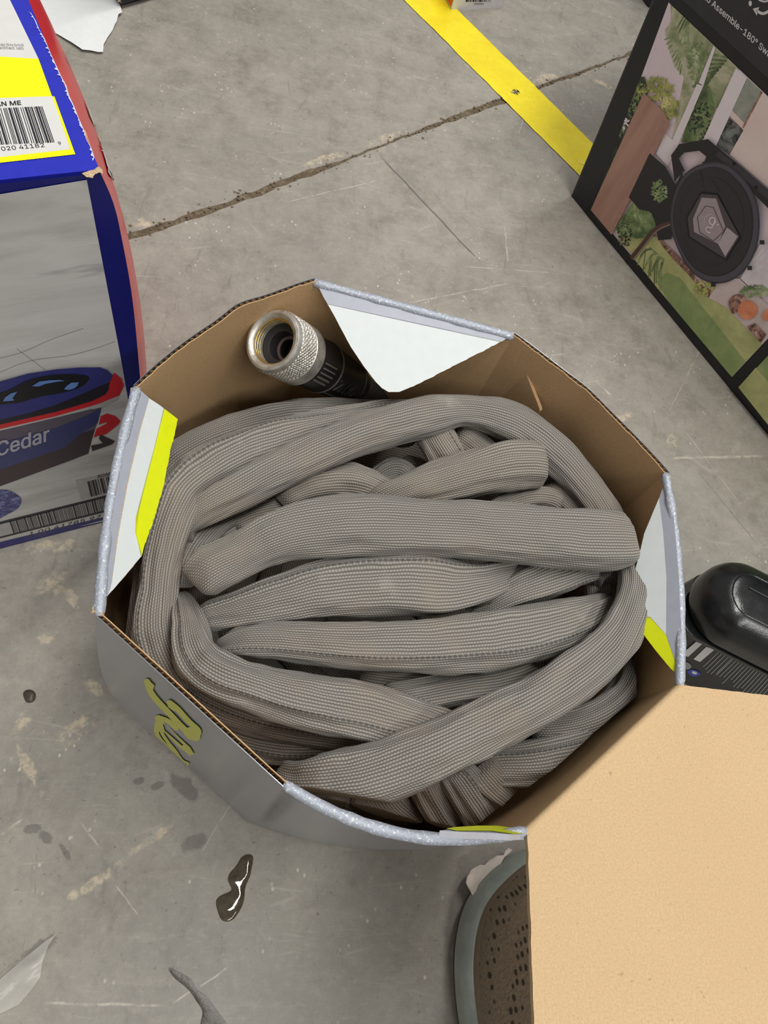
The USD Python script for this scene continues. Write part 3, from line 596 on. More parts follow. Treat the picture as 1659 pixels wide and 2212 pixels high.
S([(980, 1660), (1022, 1728), (1050, 1775)], [.268, .250, .228], 82, seed=38, seam=1.8); S([(1040, 1650), (1078, 1700), (1112, 1728)], [.265, .252, .235], 80, Bn, seed=39)
S([(1290, 1150), (1322, 1240), (1330, 1340)], .252, 110, Bn, seed=40); S([(1400, 1180), (1395, 1280), (1360, 1400)], .240, 90, Bn, seed=70)
# the tangle in the upper middle
S([(800, 1075), (820, 1030), (852, 1016), (885, 1045)], .258, 52, seed=41); S([(870, 1010), (905, 1020), (925, 1060)], .250, 50, Bn, seed=42)
S([(985, 918), (1055, 937), (1120, 966), (1182, 1012), (1232, 1052), (1286, 1100)], .268, 44, Bn, seed=43, seam=1.2)
S([(1190, 1040), (1215, 1065), (1250, 1092), (1290, 1130)], .272, 58, Wn, seed=44); S([(1060, 1110), (1110, 1088), (1160, 1078), (1215, 1095)], .273, 54, Wn, seed=45, ends=(1, 1))
S([(985, 935), (1015, 955), (1050, 985), (1090, 1030)], .274, 60, Wn, seed=46); S([(930, 925), (950, 965), (975, 1010), (985, 1060)], .278, 72, Wn, seed=47, seam=2.2)
S([(420, 1200), (470, 1158), (520, 1128), (580, 1108)], .262, 66, seed=48); S([(395, 1270), (405, 1215), (440, 1158), (500, 1105), (570, 1072)], .268, 52, seed=49)
S([(500, 1130), (560, 1104), (640, 1092), (720, 1090)], .268, 54, Wn, seed=50)
S([(605, 1085), (640, 1062), (700, 1045), (770, 1046), (850, 1078), (900, 1110)], .276, [50, 62, 74, 72, 60, 50], Wn, seed=51)
S([(800, 1100), (870, 1068), (940, 1044), (1025, 1022), (1105, 1006), (1172, 1008)], [.276, .282, .286, .288, .289, .284], [60, 78, 88, 92, 94, 86], Wn, seed=52, ends=(1, 1))
# right, low
S([(1400, 1370), (1388, 1440), (1360, 1500), (1310, 1545), (1240, 1572), (1150, 1580)], [.262, .27, .274, .272, .268, .262], [60, 86, 96, 92, 84, 70], seed=53, roll=.2)
S([(1392, 1490), (1376, 1552), (1335, 1598), (1262, 1626), (1186, 1645), (1110, 1652), (1020, 1655)], [.262, .266, .268, .268, .266, .262, .255], [60, 92, 100, 104, 104, 96, 80], seed=54, seam=1.2)
S([(1265, 1190), (1290, 1240), (1290, 1300)], .272, 56, seed=55)
# behind the front strands
S([(780, 1455), (860, 1468), (960, 1462), (1060, 1440)], .268, 62, Bn, seed=56); S([(830, 1510), (910, 1500), (990, 1484), (1070, 1472), (1160, 1440)], .274, 76, seed=57)
# outer ring left and top
S([(390, 1500), (345, 1424), (328, 1358), (334, 1286), (340, 1230), (350, 1180), (366, 1125), (396, 1062), (454, 1012), (533, 972), (624, 941), (732, 914), (850, 893), (960, 897)], [.255, .268, .275, .279, .280, .281, .283, .284, .284, .283, .282, .280, .278, .270], [80, 84, 86, 84, 82, 80, 84, 88, 92, 84, 74, 58, 44, 40], seed=60, seam=2.2, wr=1.2)
S([(385, 1180), (410, 1125), (468, 1085), (533, 1050), (606, 1012), (696, 971), (786, 936), (870, 914), (932, 898), (997, 889), (1063, 899), (1131, 928), (1186, 969), (1233, 1015), (1269, 1058), (1303, 1106), (1330, 1170)],
  [.27, .278, .284, .287, .289, .290, .290, .289, .289, .290, .290, .289, .287, .285, .283, .281, .275], [50, 58, 64, 70, 74, 78, 80, 80, 76, 60, 64, 68, 66, 62, 60, 58, 56], seed=61, wr=.9)
# the broad strands across the middle
S([(1010, 1338), (1063, 1298), (1149, 1258), (1222, 1232), (1292, 1224), (1306, 1262)], [.272, .281, .287, .288, .284, .27], [40, 66, 84, 88, 70, 60], seed=62, seam=.6)
S([(430, 1338), (520, 1316), (620, 1292), (714, 1272), (800, 1265), (880, 1263), (980, 1268), (1070, 1252), (1160, 1226)], [.274, .282, .287, .290, .291, .291, .289, .285, .276], [50, 78, 104, 118, 126, 128, 106, 76, 50], seed=63, seam=2.15, wr=1.2)
S([(466, 1400), (530, 1385), (620, 1386), (700, 1392), (780, 1396), (860, 1396), (940, 1394), (1020, 1388), (1110, 1376), (1200, 1356), (1270, 1332), (1325, 1302)], [.278, .286, .290, .292, .293, .294, .294, .294, .293, .291, .287, .278], [30, 62, 78, 90, 100, 108, 114, 120, 122, 112, 92, 56], seed=64, seam=1.05)
S([(388, 1280), (400, 1320), (408, 1368), (425, 1420), (468, 1456), (530, 1480), (600, 1502), (680, 1522), (768, 1540), (860, 1562), (960, 1592), (1020, 1620)], [.270, .279, .284, .287, .289, .290, .290, .290, .289, .286, .280, .270], [30, 56, 82, 98, 104, 104, 108, 118, 122, 118, 110, 90], seed=65, seam=1.25, wr=1.1)
S([(420, 1262), (455, 1232), (510, 1206), (575, 1172), (645, 1150), (720, 1140), (800, 1136), (880, 1137), (1000, 1143), (1120, 1153), (1230, 1162), (1310, 1166), (1362, 1166)], [.287, .293, .296, .299, .301, .302, .303, .304, .305, .306, .307, .307, .304], [84, 100, 100, 106, 118, 124, 120, 116, 114, 116, 120, 118, 108], seed=66, seam=None, ends=(1, 1))
S([(600, 1680), (640, 1692), (700, 1690), (787, 1676), (870, 1648), (970, 1606), (1077, 1556), (1160, 1515), (1225, 1474), (1290, 1424), (1340, 1366), (1366, 1305), (1374, 1250), (1355, 1205)], [.262, .276, .287, .293, .296, .298, .299, .300, .301, .302, .304, .303, .299, .288], [60, 92, 124, 138, 138, 136, 130, 124, 118, 108, 92, 80, 70, 60], seed=67, seam=5.1, wr=1.15, ends=(1, 1))

# the coupling at its end
cf = at(588, 735, .292)
dv = unit(cf - CAM); eimg = R @ np.array([213.0, 116.0, 0.0]); eimg = unit(eimg - dv * (eimg @ dv)); AX = unit(dv * math.cos(math.radians(38)) + eimg * math.sin(math.radians(38)))
su = unit(np.cross(AX, dv)); r0 = .0192
nutprof = [(.0095, .0135), (.0030, .0140), (.0012, .0146), (.0, .0158), (-.0006, .0170), (-.0002, .0184), (.0010, .0192)]
nut = obj(hose, 'coupling_nut', lathe(cf, AX, nutprof + [(.0035, .0194)], 96, su), 'cast_aluminium', smooth=40, label='silver metal coupling nut with a knurled grip')
nk, na = 60, 400
dd = np.linspace(.0034, .0200, nk); aa = np.arange(na) * 2 * np.pi / na; wv_ = np.cross(AX, unit(su - AX * (su @ AX))); uu_ = unit(su - AX * (su @ AX))
Dg, Ag = np.meshgrid(dd, aa, indexing='ij'); nd = 44
tri = lambda x: np.abs((x % 1.0) * 2 - 1)
kn = np.minimum(tri(Ag / (2 * np.pi) * nd + Dg / .0027), tri(Ag / (2 * np.pi) * nd - Dg / .0027)); kn = kn * np.clip(np.minimum(Dg - .0034, .0200 - Dg) / .0008, 0, 1)[...]
Rg = .0192 + .0011 * np.clip(kn * 1.6, 0, .75)
obj(nut, 'knurled_band', grid(cf + Dg[..., None] * AX + Rg[..., None] * (np.cos(Ag)[..., None] * uu_ + np.sin(Ag)[..., None] * wv_), True), 'cast_aluminium', smooth=30)
obj(nut, 'smooth_band', lathe(cf, AX, [(.0200, .0193), (.0204, .0199), (.0300, .0199), (.0308, .0194), (.0310, .0160)], 96, su), 'cast_aluminium', smooth=40)
zt = np.linspace(.0012, .0098, 200)
obj(nut, 'inner_thread', lathe(cf, AX, [(z_, .0142 - .0007 * math.sin(z_ / .0022 * 2 * math.pi)) for z_ in zt[::4]], 80, su), 'gold_thread', smooth=60, label='gold coloured thread inside the nut')
obj(nut, 'washer', lathe(cf, AX, [(.0098, .0140), (.0100, .0100), (.0106, .0092), (.0140, .0090), (.0145, .0086), (.0180, .0084), (.0182, .0066), (.0186, .0062), (.0260, .0060), (.0262, .0030), (.0262, .0)], 80, su), 'rubber_washer', smooth=40, label='black rubber washer')
obj(nut, 'bore_ring', lathe(cf, AX, [(.0179, .0084), (.0176, .0078), (.0177, .0070), (.0181, .0066)], 64, su), 'bore_pink', smooth=True)
col = obj(hose, 'coupling_collar', lathe(cf, AX, [(.029, .0150), (.031, .0172), (.034, .0176), (.056, .0172), (.0575, .0178), (.0590, .0178), (.0602, .0168), (.064, .0166), (.094, .0156), (.096, .0160), (.0985, .0158), (.100, .0145), (.108, .0140), (.110, .0)], 96, su), 'black_plastic', smooth=35, label='black plastic collar with raised lettering')
obj(col, 'collar_ridge', lathe(cf, AX, [(.0572, .0176), (.0576, .0181), (.0588, .0181), (.0592, .0176)], 96, su), 'embossed_edge', smooth=True)
obj(col, 'collar_ridge', lathe(cf, AX, [(.0948, .0156), (.0955, .01615), (.0962, .0158)], 96, su), 'embossed_edge', smooth=True)
def ang_of(d): return math.atan2(d @ wv_, d @ uu_)
toCam = -dv; toCam = toCam - AX * (toCam @ AX); acam = ang_of(unit(toCam))
def rad_dir(a): return math.cos(a) * uu_ + math.sin(a) * wv_
upimg = unit(np.cross(AX, unit(toCam))); sgn = 1.0 if (project(cf + upimg * .01) - project(cf))[1] < 0 else -1.0
dsg = sgn * (1 if (rad_dir(acam + .1) @ upimg) > 0 else -1)       # +: turning towards the upper side in the picture
for k in range(5):                                                    # slots of the grip
    a0 = acam - dsg * (.55 - k * .185)
    o = cf + AX * .036 + rad_dir(a0) * .0170; tdir = unit(np.cross(AX, rad_dir(a0)))
    obj(col, 'grip_rib', box(o - tdir * .0005, AX * .0140, tdir * .0010, rad_dir(a0) * .0014), 'embossed_edge')
v, f = letters('ZERO-G', True); hgt = .0088
tp3 = []
acen = acam - dsg * .34
for lift in (.0000, .0008):
    x_, y_ = v[:, 0] * hgt * .78 + .0630, (v[:, 1] - .5) * hgt
    rr = np.interp(x_, [.060, .064, .094], [.0167, .0166, .0156]) + lift
    an = acen + dsg * y_ / .0165
    tp3.append(cf + x_[:, None] * AX + rr[:, None] * (np.cos(an)[:, None] * uu_ + np.sin(an)[:, None] * wv_))
from collections import Counter
ed = Counter(tuple(sorted(e)) for t_ in f for e in ((t_[0], t_[1]), (t_[1], t_[2]), (t_[2], t_[0])))
bd = [e for e, c_ in ed.items() if c_ == 1]; nv = len(v)
walls = np.array([[a_, b_, nv + b_] for a_, b_ in bd] + [[a_, nv + b_, nv + a_] for a_, b_ in bd])
obj(col, 'raised_lettering', (np.vstack(tp3), f + nv), 'black_gloss', label='raised lettering ZERO-G')
eg = []
obj(col, 'lettering_edge', (np.vstack(tp3), walls), 'embossed_edge')
obj(col, 'mould_line', sweep([cf + AX * q + rad_dir(acam - dsg * 1.0) * np.interp(q, [.060, .064, .094], [.0167, .0166, .0156]) for q in np.linspace(.061, .094, 12)], .0005, 6), 'embossed_edge', smooth=True)
# the throat of hose that runs from the collar down into the pile
pth = np.array([cf + AX * q + np.array([.10, -.02, -.03]) * max(q - .1, 0) * 2 for q in np.linspace(.1, .16, 12)])
obj(hose, 'hose_tail', sweep(pth, .0135, 24), 'hose_core', smooth=True)

# ------------------------------------------------------------------ the mop and bucket box on the left
b0, b1 = at(0, 1185), at(322, 1103); fe = unit((b1 - b0) * [1, 1, 0]); fn = unit(np.cross(fe, zv)); fn = fn if fn @ (CAM - b1) > 0 else -fn
FP = Plane(b1, fn)
BH = float(np.mean([FP.at(x, y)[2] for x, y in ((215, 372), (214, 376))]))
mb = thing('mop_box', 'tall blue cardboard box with a printed mop bucket and a red side', 'box', b1)
LEN, inward = 0.34, -fn
cL = b1 - fe * LEN
def z_edge(px_): return [FP.at(x, y) for x, y in px_]
# the right edge of the front bows outwards
edge_px = [(217, 373), (227, 395), (240, 425), (262, 510), (281, 612), (294, 720), (302, 810), (312, 930), (320, 1040), (322, 1103)]
ep = spline(np.array([[*FP.at(x, y)] for x, y in edge_px]), 60); ep[:, 2] = np.clip(ep[:, 2], 0, BH)
lf = np.linspace(0, 1, 12)[:, None, None]
front = (cL * [1, 1, 0] + zv * ep[:, 2:3])[None] * (1 - lf) + ep[None] * lf
fr = obj(mb, 'front_panel', orient(*grid(front), fn), 'deep_blue_print', smooth=True, label='front panel with a printed mop bucket')
TPn = Plane([0, 0, BH], zv); tc = TPn.at(215, 366); tb_ = TPn.at(49, -30); rd = unit(tb_ - tc)
DEP = .30
top_poly = [tuple(project(p)) for p in (tc, tc + rd * DEP, tc + rd * DEP - fe * LEN, tc - fe * LEN)]
tpn = obj(mb, 'top_panel', slab(TPn, Polygon(top_poly), 0.0, .0035), 'blue_print', label='top panel with barcode label and yellow band')
sil = [(128, -30), (152, 46), (172, 96), (196, 165), (214, 232), (240, 372), (262, 520), (282, 625), (294, 720), (304, 815), (320, 1000), (324, 1103)]
# the bulging red side: from the top edge out over the bulge to the floor
ns, nt = 40, 30
tt_ = np.linspace(0, 1, nt)
topl = np.array([tc + rd * DEP * q for q in np.linspace(0, 1, ns)]); botl = np.array([b1 + fn * 0 - fn * DEP * q for q in np.linspace(0, 1, ns)])
redn = unit(np.cross(zv, -fn)); redn = redn if redn @ fe > 0 else -redn
RS = []
for a_, q in enumerate(np.linspace(0, 1, ns)):
    frontp = np.array([np.interp(BH * (1 - t), ep[::-1, 2], ep[::-1, k_]) for t in tt_ for k_ in range(3)]).reshape(nt, 3)
    basep = topl[a_] * (1 - tt_)[:, None] + botl[a_] * tt_[:, None]
    edge0 = topl[0] * (1 - tt_)[:, None] + botl[0] * tt_[:, None]
    bulge = (frontp - edge0) * (1 - q) ** .5 + redn * (0.026 * np.sin(np.pi * np.clip(tt_ * 1.0, 0, 1)) ** .8 * np.sin(np.pi * min(q * 1.0, 1)) ** .7)[:, None]
    crease = (meshkit.fbm(np.stack([tt_ * 5 + q * 9, np.full(nt, q * 2.0), 0 * tt_], -1), 3, 3) - .5)[:, None] * redn * .006 * np.sin(np.pi * tt_)[:, None] * min(q * 6, 1)
    RS.append(basep + bulge + crease)
RS = np.array(RS)
sd_ = obj(mb, 'side_panel', orient(*grid(RS), redn), 'red_print', smooth=True, label='bulging red side panel')
bk = [b1 - fn * DEP, cL - fn * DEP, cL]
obj(mb, 'back_panel', orient(*grid(np.array([[topl[-1], topl[-1] - fe * LEN], [bk[0], bk[1]]])), -fn), 'blue_print'); obj(mb, 'far_side_panel', orient(*grid(np.array([[tc - fe * LEN, topl[-1] - fe * LEN], [cL, bk[1]]])), -fe), 'red_print')
# white lettering strokes on the red side
nrmR = np.cross(np.gradient(RS, axis=0), np.gradient(RS, axis=1)); nrmR *= np.sign((nrmR @ redn).sum()); nrmR /= np.linalg.norm(nrmR, axis=-1, keepdims=True)
seen = ((CAM - RS) * nrmR).sum(-1) > 0.01
gi = np.stack(np.meshgrid(np.arange(ns), np.arange(nt), indexing='ij'), -1)[seen].astype(float)
for l_, w_ in (([(838, 485), (890, 548), (935, 615), (950, 660)], 26), ([(968, 728), (992, 800), (1020, 870)], 16), ([(1035, 965), (1050, 1040), (1070, 1110)], 22), ([(1028, 1080), (1055, 1180), (1100, 1320), (1140, 1440), (1165, 1540)], 22), ([(1128, 1530), (1140, 1600), (1138, 1670)], 16), ([(1155, 1615), (1190, 1730), (1230, 1870), (1265, 1990)], 36)):
    pl_ = zline(l_, -5.0, 0, 1 / 5.144, w_ / 5.144); v2, f2 = tri2(pl_.segmentize(2)); ij = griddata(project(RS[seen]), gi, v2, 'nearest')
    ij2 = griddata(project(RS[seen]), gi, v2, 'linear'); ij = np.where(np.isnan(ij2), ij, ij2)
    i0, j0 = np.minimum(ij[:, 0].astype(int), ns - 2), np.minimum(ij[:, 1].astype(int), nt - 2); fa, ft = (ij[:, 0] - i0)[:, None], (ij[:, 1] - j0)[:, None]
    P3 = (RS[i0, j0] * (1 - fa) + RS[i0 + 1, j0] * fa) * (1 - ft) + (RS[i0, j0 + 1] * (1 - fa) + RS[i0 + 1, j0 + 1] * fa) * ft + nrmR[i0, j0] * .0008
    obj(sd_, 'white_letter_stroke', orient(P3, f2, redn), 'white_print')
# the torn corner and the board edge under the top
obj(mb, 'board_edge', slab(Plane(tc - zv * .0036, zv), Polygon([tuple(project(p)) for p in (tc + fn * .0005 - zv * .0036, tc - fe * LEN + fn * .0005 - zv * .0036, tc - fe * LEN - fn * .03 - zv * .0036, tc - fn * .03 - zv * .0036)]), 0, .003), 'kraft_edge')
tornP = Plane(FP.at(205, 376, .002), unit(fn + zv * .8))
obj(mb, 'torn_corner', slab(tornP, rough_poly([(176, 374), (196, 367), (214, 360), (221, 366), (222, 374), (214, 372), (205, 376), (200, 385), (186, 382)], 3, 4), .0015, .002), 'kraft_edge', label='crushed corner with the board showing')
k5 = dict(x0=0, y0=0, k=1 / 5.144)
scf = np.array([(320, 140), (345, 150), (400, 240), (440, 340), (500, 440), (560, 590), (620, 720), (680, 850), (740, 960), (770, 1070), (830, 1200), (880, 1330), (930, 1440), (965, 1560), (1020, 1660), (1050, 1760), (1035, 1790)], float)
lft = scf[::-1] - np.c_[3 + 8 * rng.random(len(scf)), np.zeros(len(scf))]; fine_ = np.array(LineString(lft).segmentize(14).coords); fine_[:, 0] -= rng.random(len(fine_)) ** 3 * 34
obj(tpn, 'worn_edge', flat(TPn, zpoly(np.vstack([scf, fine_]), **k5), .0004), 'pale_scuff', label='worn pale edge')
obj(tpn, 'white_panel', flat(TPn, zpoly([(-700, -260), (-20, -260), (110, 0), (430, 660), (0, 635), (-700, 590)], **k5), .0003), 'white_print')
obj(tpn, 'yellow_band', flat(TPn, zpoly([(-700, 590), (0, 635), (430, 660), (580, 1075), (0, 1095), (-700, 1120)], **k5), .0003), 'yellow_print')
obj(tpn, 'yellow_border', flat(TPn, zpoly([(580, 1075), (606, 1076), (838, 1720), (0, 1815), (-700, 1890), (-700, 1830), (0, 1752), (785, 1665)], **k5), .0003), 'yellow_print')
obj(tpn, 'barcode_label', flat(TPn, zpoly([(-700, 1120), (0, 1095), (580, 1075), (786, 1664), (0, 1752), (-700, 1830)], **k5), .0003), 'white_print')
def bars(widths, p_top, p_bot, step_top, step_bot, k):
    """Barcode bars between two lines of the crop; widths alternate bar, gap."""
    out, x = [], 0.0
    for j, w_ in enumerate(widths):
        if j % 2 == 0:
            q = [np.array(p_top) + np.array(step_top) * x, np.array(p_top) + np.array(step_top) * (x + w_), np.array(p_bot) + np.array(step_bot) * (x + w_), np.array(p_bot) + np.array(step_bot) * x]
            out.append(zpoly(q, **k))
        x += w_
    return out
wd = [1, 1, 1, 1, 3, 2, 1, 2, 2, 1, 2, 1, 2, 1, 1, 2, 3, 1, 1, 2, 1, 3, 1, 1, 1, 1, 1, 2, 3, 1, 1, 2, 2, 1, 2, 1, 1, 3, 1, 2, 1, 2, 3, 1, 2, 1, 1, 1, 2, 2, 1, 1, 3, 1, 2, 1, 1, 1, 1]
obj(tpn, 'barcode', cat(*[flat(TPn, b, .0005) for b in bars(wd, (-240, 1222), (-130, 1622), (7.9, -.35), (8.2, -.35), k5)]), 'ink_black', label='barcode on the top panel')
def txt(parent, plane, text, p0, ex, ey, lk, k, bold=False, off=.0005, name='printed_text', label=None):
    o = np.array(p0, float) * k['k'] + [k['x0'], k['y0']]; return obj(parent, name, print_text(plane, text, o, np.array(ex, float) * k['k'], np.array(ey, float) * k['k'], off, bold), lk, label=label)
w1 = text_width('SCAN ME', True); txt(tpn, TPn, 'SCAN ME', (240 - 50 * w1 * 1.32, 1184 + 14), (50 * 1.32, -4), (-9, -46), 'ink_black', k5, True, label='printed words SCAN ME')
w1 = text_width('020 41182'); txt(tpn, TPn, '020 41182', (500 - 54 * w1 * 1.22, 1640 + 45), (54 * 1.22, -6), (-16, -44), 'ink_black', k5, label='barcode digits 020 41182')
txt(tpn, TPn, '9', (650, 1622), (46, -4), (-14, -38), 'ink_black', k5, label='barcode digit 9')
w1 = text_width('hardwood'); txt(tpn, TPn, 'hardwood', (268 - 36 * w1 * 1.25, 517), (36 * 1.25, .9), (-14, -32), 'ink_grey', k5, label='small grey words'); w1 = text_width('accredited lab'); txt(tpn, TPn, 'accredited lab', (270 - 36 * w1 * 1.2, 551), (36 * 1.2, .9), (-14, -32), 'ink_grey', k5, label='small grey words')
# the front print
k3 = dict(x0=0, y0=760, k=1 / 5.028)
obj(fr, 'marble_picture', flat(FP, Polygon([(-500, 541), (0, 418), (187, 387), (203, 470), (224, 580), (243, 680), (262, 780), (280, 882), (292, 1100), (230, 1124), (0, 1174), (-500, 1290)]), .0004), 'marble_print', label='printed grey marble floor')
fr_p = lambda name, poly, lk, off, label=None: obj(fr, name, flat(FP, poly, off), lk, label=label)
fr_p('bottom_band', zpoly([(-800, 2230), (0, 2060), (1080, 1800), (1300, 1745), (1300, 1785), (1075, 1832), (0, 2130), (-800, 2310)], **k3), 'deep_blue_print', .0006)
for q in ([(0, 60), (200, 10), (480, -110), (900, -260)], [(0, 215), (330, 90), (700, 40), (1250, -120)], [(180, -40), (490, 190)]): fr_p('tile_joint', zline(q, **k3, width=.9), 'grout_line', .0005)
fr_p('bucket_body', zpoly([(-900, 1150), (0, 850), (1100, 590), (1080, 690), (1000, 930), (960, 1100), (820, 1150), (0, 1450), (-900, 1700)], **k3), 'bucket_smoke', .0006, 'printed bucket body')
fr_p('bucket_label', zpoly([(-900, 1260), (0, 980), (600, 820), (950, 680), (1100, 600), (1060, 760), (870, 880), (790, 950), (700, 1030), (350, 1150), (0, 1265), (-900, 1520)], **k3), 'bucket_label', .0008)
fr_p('bucket_base', zpoly([(-900, 1520), (0, 1265), (350, 1150), (700, 1030), (790, 950), (870, 880), (1030, 835), (990, 960), (950, 1090), (820, 1150), (0, 1450), (-900, 1700)], **k3), 'bucket_base', .0008)
fr_p('bucket_handle', zpoly([(1090, 690), (1160, 660), (1250, 690), (1305, 740), (1290, 775), (1150, 885), (1060, 905), (1015, 920), (1045, 825), (1150, 775), (1160, 752), (1070, 780)], **k3), 'bucket_red', .0008, 'red printed bucket handle'); fr_p('bucket_handle', zpoly([(1090, 890), (1245, 962), (1215, 995), (1000, 1070), (985, 1010), (1115, 985), (1070, 930)], **k3), 'bucket_base', .0008)
fr_p('bucket_rim', zpoly([(-900, 1010), (0, 770), (600, 640), (1000, 520), (1150, 440), (1180, 290), (1240, 218), (1320, 285), (1342, 360), (1295, 462), (1080, 550), (600, 690), (0, 828), (-900, 1060)], **k3), 'bucket_red', .0008, 'red printed bucket rim')
fr_p('rim_shade', zpoly([(950, 590), (1080, 550), (1295, 462), (1283, 500), (1100, 592), (1000, 615)], **k3), 'label_grey', .0008)
fr_p('lid_side', zpoly([(-900, 940), (0, 715), (600, 555), (1040, 365), (1190, 300), (1175, 400), (1140, 450), (1000, 520), (600, 640), (0, 775), (-900, 1010)], **k3), 'bucket_dark', .0010)
fr_p('bucket_lid', zpoly([(-900, 560), (0, 305), (300, 220), (600, 175), (850, 155), (1080, 152), (1160, 182), (1222, 240), (1190, 312), (1040, 372), (820, 470), (600, 560), (300, 650), (0, 720), (-900, 940)], **k3), 'bucket_navy', .0012, 'navy printed bucket lid')
fr_p('lid_hole', zpoly([(-200, 520), (0, 425), (250, 310), (500, 240), (720, 222), (880, 230), (968, 262), (930, 320), (800, 392), (600, 440), (400, 475), (150, 542), (0, 555), (-150, 580)], **k3, n=60), 'bucket_hole', .0014)
for q in ([(340, 350), (420, 300), (540, 285), (640, 282), (700, 292), (600, 305), (490, 325), (410, 355)], [(690, 385), (715, 350), (770, 312), (850, 308), (835, 345), (800, 375), (740, 392)], [(25, 515), (50, 470), (110, 430), (182, 408), (150, 450), (130, 480), (150, 505), (90, 512)]): fr_p('lid_glint', zpoly(q, **k3), 'bucket_glint', .0016)
txt(fr, FP, 'Cedar', (-55, 1128), (152 * .98, -46), (0, -150), 'silver_letter', k3, True, .0011, label='printed word Cedar')
fr_p('mop_head', zpoly([(-300, 1560), (0, 1488), (90, 1495), (180, 1540), (230, 1590), (200, 1680), (110, 1740), (0, 1800), (-300, 1850)], **k3, n=70), 'mop_yarn', .0008, 'printed blue mop head')
fr_p('small_label', zpoly([(820, 1390), (1300, 1285), (1300, 1520), (880, 1602)], **k3), 'label_grey', .0006)
obj(fr, 'small_barcode', cat(*[flat(FP, b, .0008) for b in bars([3, 1, 1, 1, 3, 1, 2, 2, 1, 2, 3, 1, 1, 3, 1, 1, 2, 2, 3, 1, 1, 1, 2, 1, 2, 1, 1, 2, 2], (945, 1402), (985, 1566), (8, -2.0), (8, -2.1), k3)]), 'ink_black')
txt(fr, FP, 'SCAN', (1052, 1362), (42, -10), (4, -30), 'ink_black', k3, True, .0008)
fr_p('barcode_frame', zpoly([(-800, 2030), (0, 1838), (1330, 1508), (1330, 1690), (1100, 1745), (0, 2020), (-800, 2215)], **k3), 'ink_black', .0006)
fr_p('barcode_field', zpoly([(-780, 2048), (10, 1862), (1330, 1530), (1330, 1664), (1090, 1722), (30, 1990), (-760, 2180)], **k3), 'label_grey', .0008)
rb_ = np.random.default_rng(3); wd = [float(x_) for x_ in rb_.choice([1, 1.0, 2.6], 120)]; wd = [w_ if j % 2 == 0 else 1.2 + .6 * (w_ > 2) for j, w_ in enumerate(wd)]
obj(fr, 'wide_barcode', cat(*[flat(FP, b, .0010) for b in bars(wd, (100, 1836), (145, 1966), (7.2, -1.78), (7.1, -1.80), k3)]), 'ink_black', label='wide barcode at the foot of the front')
w1 = text_width('1 00 41785 97'); txt(fr, FP, '1 00 41785 97', (300, 1992), (790 / w1, -196 / w1), (8, -36), 'ink_black', k3, off=.0008, label='barcode digits 1 00 41785 97')

# ------------------------------------------------------------------ the black box with the reel picture on the right
r0_, r1_ = at(1235, 425), at(1659, 940); re = unit(r1_ - r0_); rn = unit(np.cross(re, zv)); rn = rn if rn @ (CAM - r0_) > 0 else -rn
RP0 = Plane(r0_, rn); lean = RP0.at(1412, 0) - r0_; rup = unit(lean); RP = Plane(r0_, rn)
RH, RW, RD = .46, .62, .26
kb = thing('reel_box', 'large black cardboard box with a picture of a hose reel in a garden', 'box', r0_)
ku = rup * (RH / rup[2])
fp_ = obj(kb, 'front_panel', orient(*grid(np.array([[r0_, r0_ + re * RW], [r0_ + ku, r0_ + re * RW + ku]])), rn), 'print_dark', label='black front panel with a garden picture')
obj(kb, 'body', box(r0_ - rn * .0006, re * RW, -rn * RD, ku), 'print_dark')
obj(kb, 'edge_crease', sweep([r0_ + ku * q - rn * .0012 for q in np.linspace(0, 1, 30)], .0016, 8), 'print_charcoal', smooth=True)
k6 = dict(x0=1230, y0=0, k=.25859); k7 = dict(x0=1250, y0=430, k=.24653)
def a6(l): return [(x * .25859 + 1230, y * .25859) for x, y in l]
def a7(l): return [(x * .24653 + 1250, y * .24653 + 430) for x, y in l]
PHOTO = Polygon([(1445, 5), (1659, 207), (1917, 451), (1656, 735), (1583, 813), (1280, 452)])
LAYER = [0]
def pr(name, poly, lk, clip=True, label=None):
    LAYER[0] += 1
    if not hasattr(poly, 'geoms') and not isinstance(poly, Polygon): poly = Polygon(poly)
    poly = poly.buffer(0)
    if clip: poly = poly.intersection(PHOTO)
    return obj(fp_, name, flat(RP, poly, .0003 + .00008 * LAYER[0]), lk, label=label)
rr6 = np.random.default_rng(11)
def leafy(cx, cy, rx, ry, n, size, seed):
    """A patch of printed foliage: many small leaf outlines."""
    g_ = np.random.default_rng(seed); out = []
    for _ in range(n):
        r, t = math.sqrt(g_.random()), g_.uniform(0, 2 * np.pi); x, y = cx + rx * r * math.cos(t), cy + ry * r * math.sin(t); a_ = g_.uniform(0, np.pi); l_ = size * g_.uniform(.6, 1.4)
        c_, s_ = math.cos(a_), math.sin(a_); out.append(Polygon([(x + l_ * c_, y + l_ * s_), (x - l_ * .4 * s_, y + l_ * .4 * c_), (x - l_ * c_, y - l_ * s_), (x + l_ * .4 * s_, y - l_ * .4 * c_)]))
    return shapely.union_all(out)
pr('text_band', [(1457, -15), (1491, 15), (1659, 169), (1960, 444), (2010, 320), (1510, -130)], 'print_charcoal', False, 'charcoal band above the picture')
pr('picture_wall', PHOTO, 'print_mauve', False, 'printed house wall')
pr('picture_palm', a6([(850, 20), (1430, 560), (1330, 900), (1180, 900), (1100, 1180), (940, 1180), (860, 1160), (900, 960), (960, 640), (880, 560), (830, 400), (800, 250), (850, 180)]), 'print_palm', label='printed palm fronds')
pr('picture_palm', shapely.union_all([LineString(a6([(1000, 60 + j * 42), (900 + j * 14, 240 + j * 40)])).buffer(2.0) for j in range(9)] + [LineString(a6([(860 + j * 10, 300 + j * 30), (800 + j * 16, 330 + j * 36)])).buffer(1.2) for j in range(9)]), 'print_leaf')
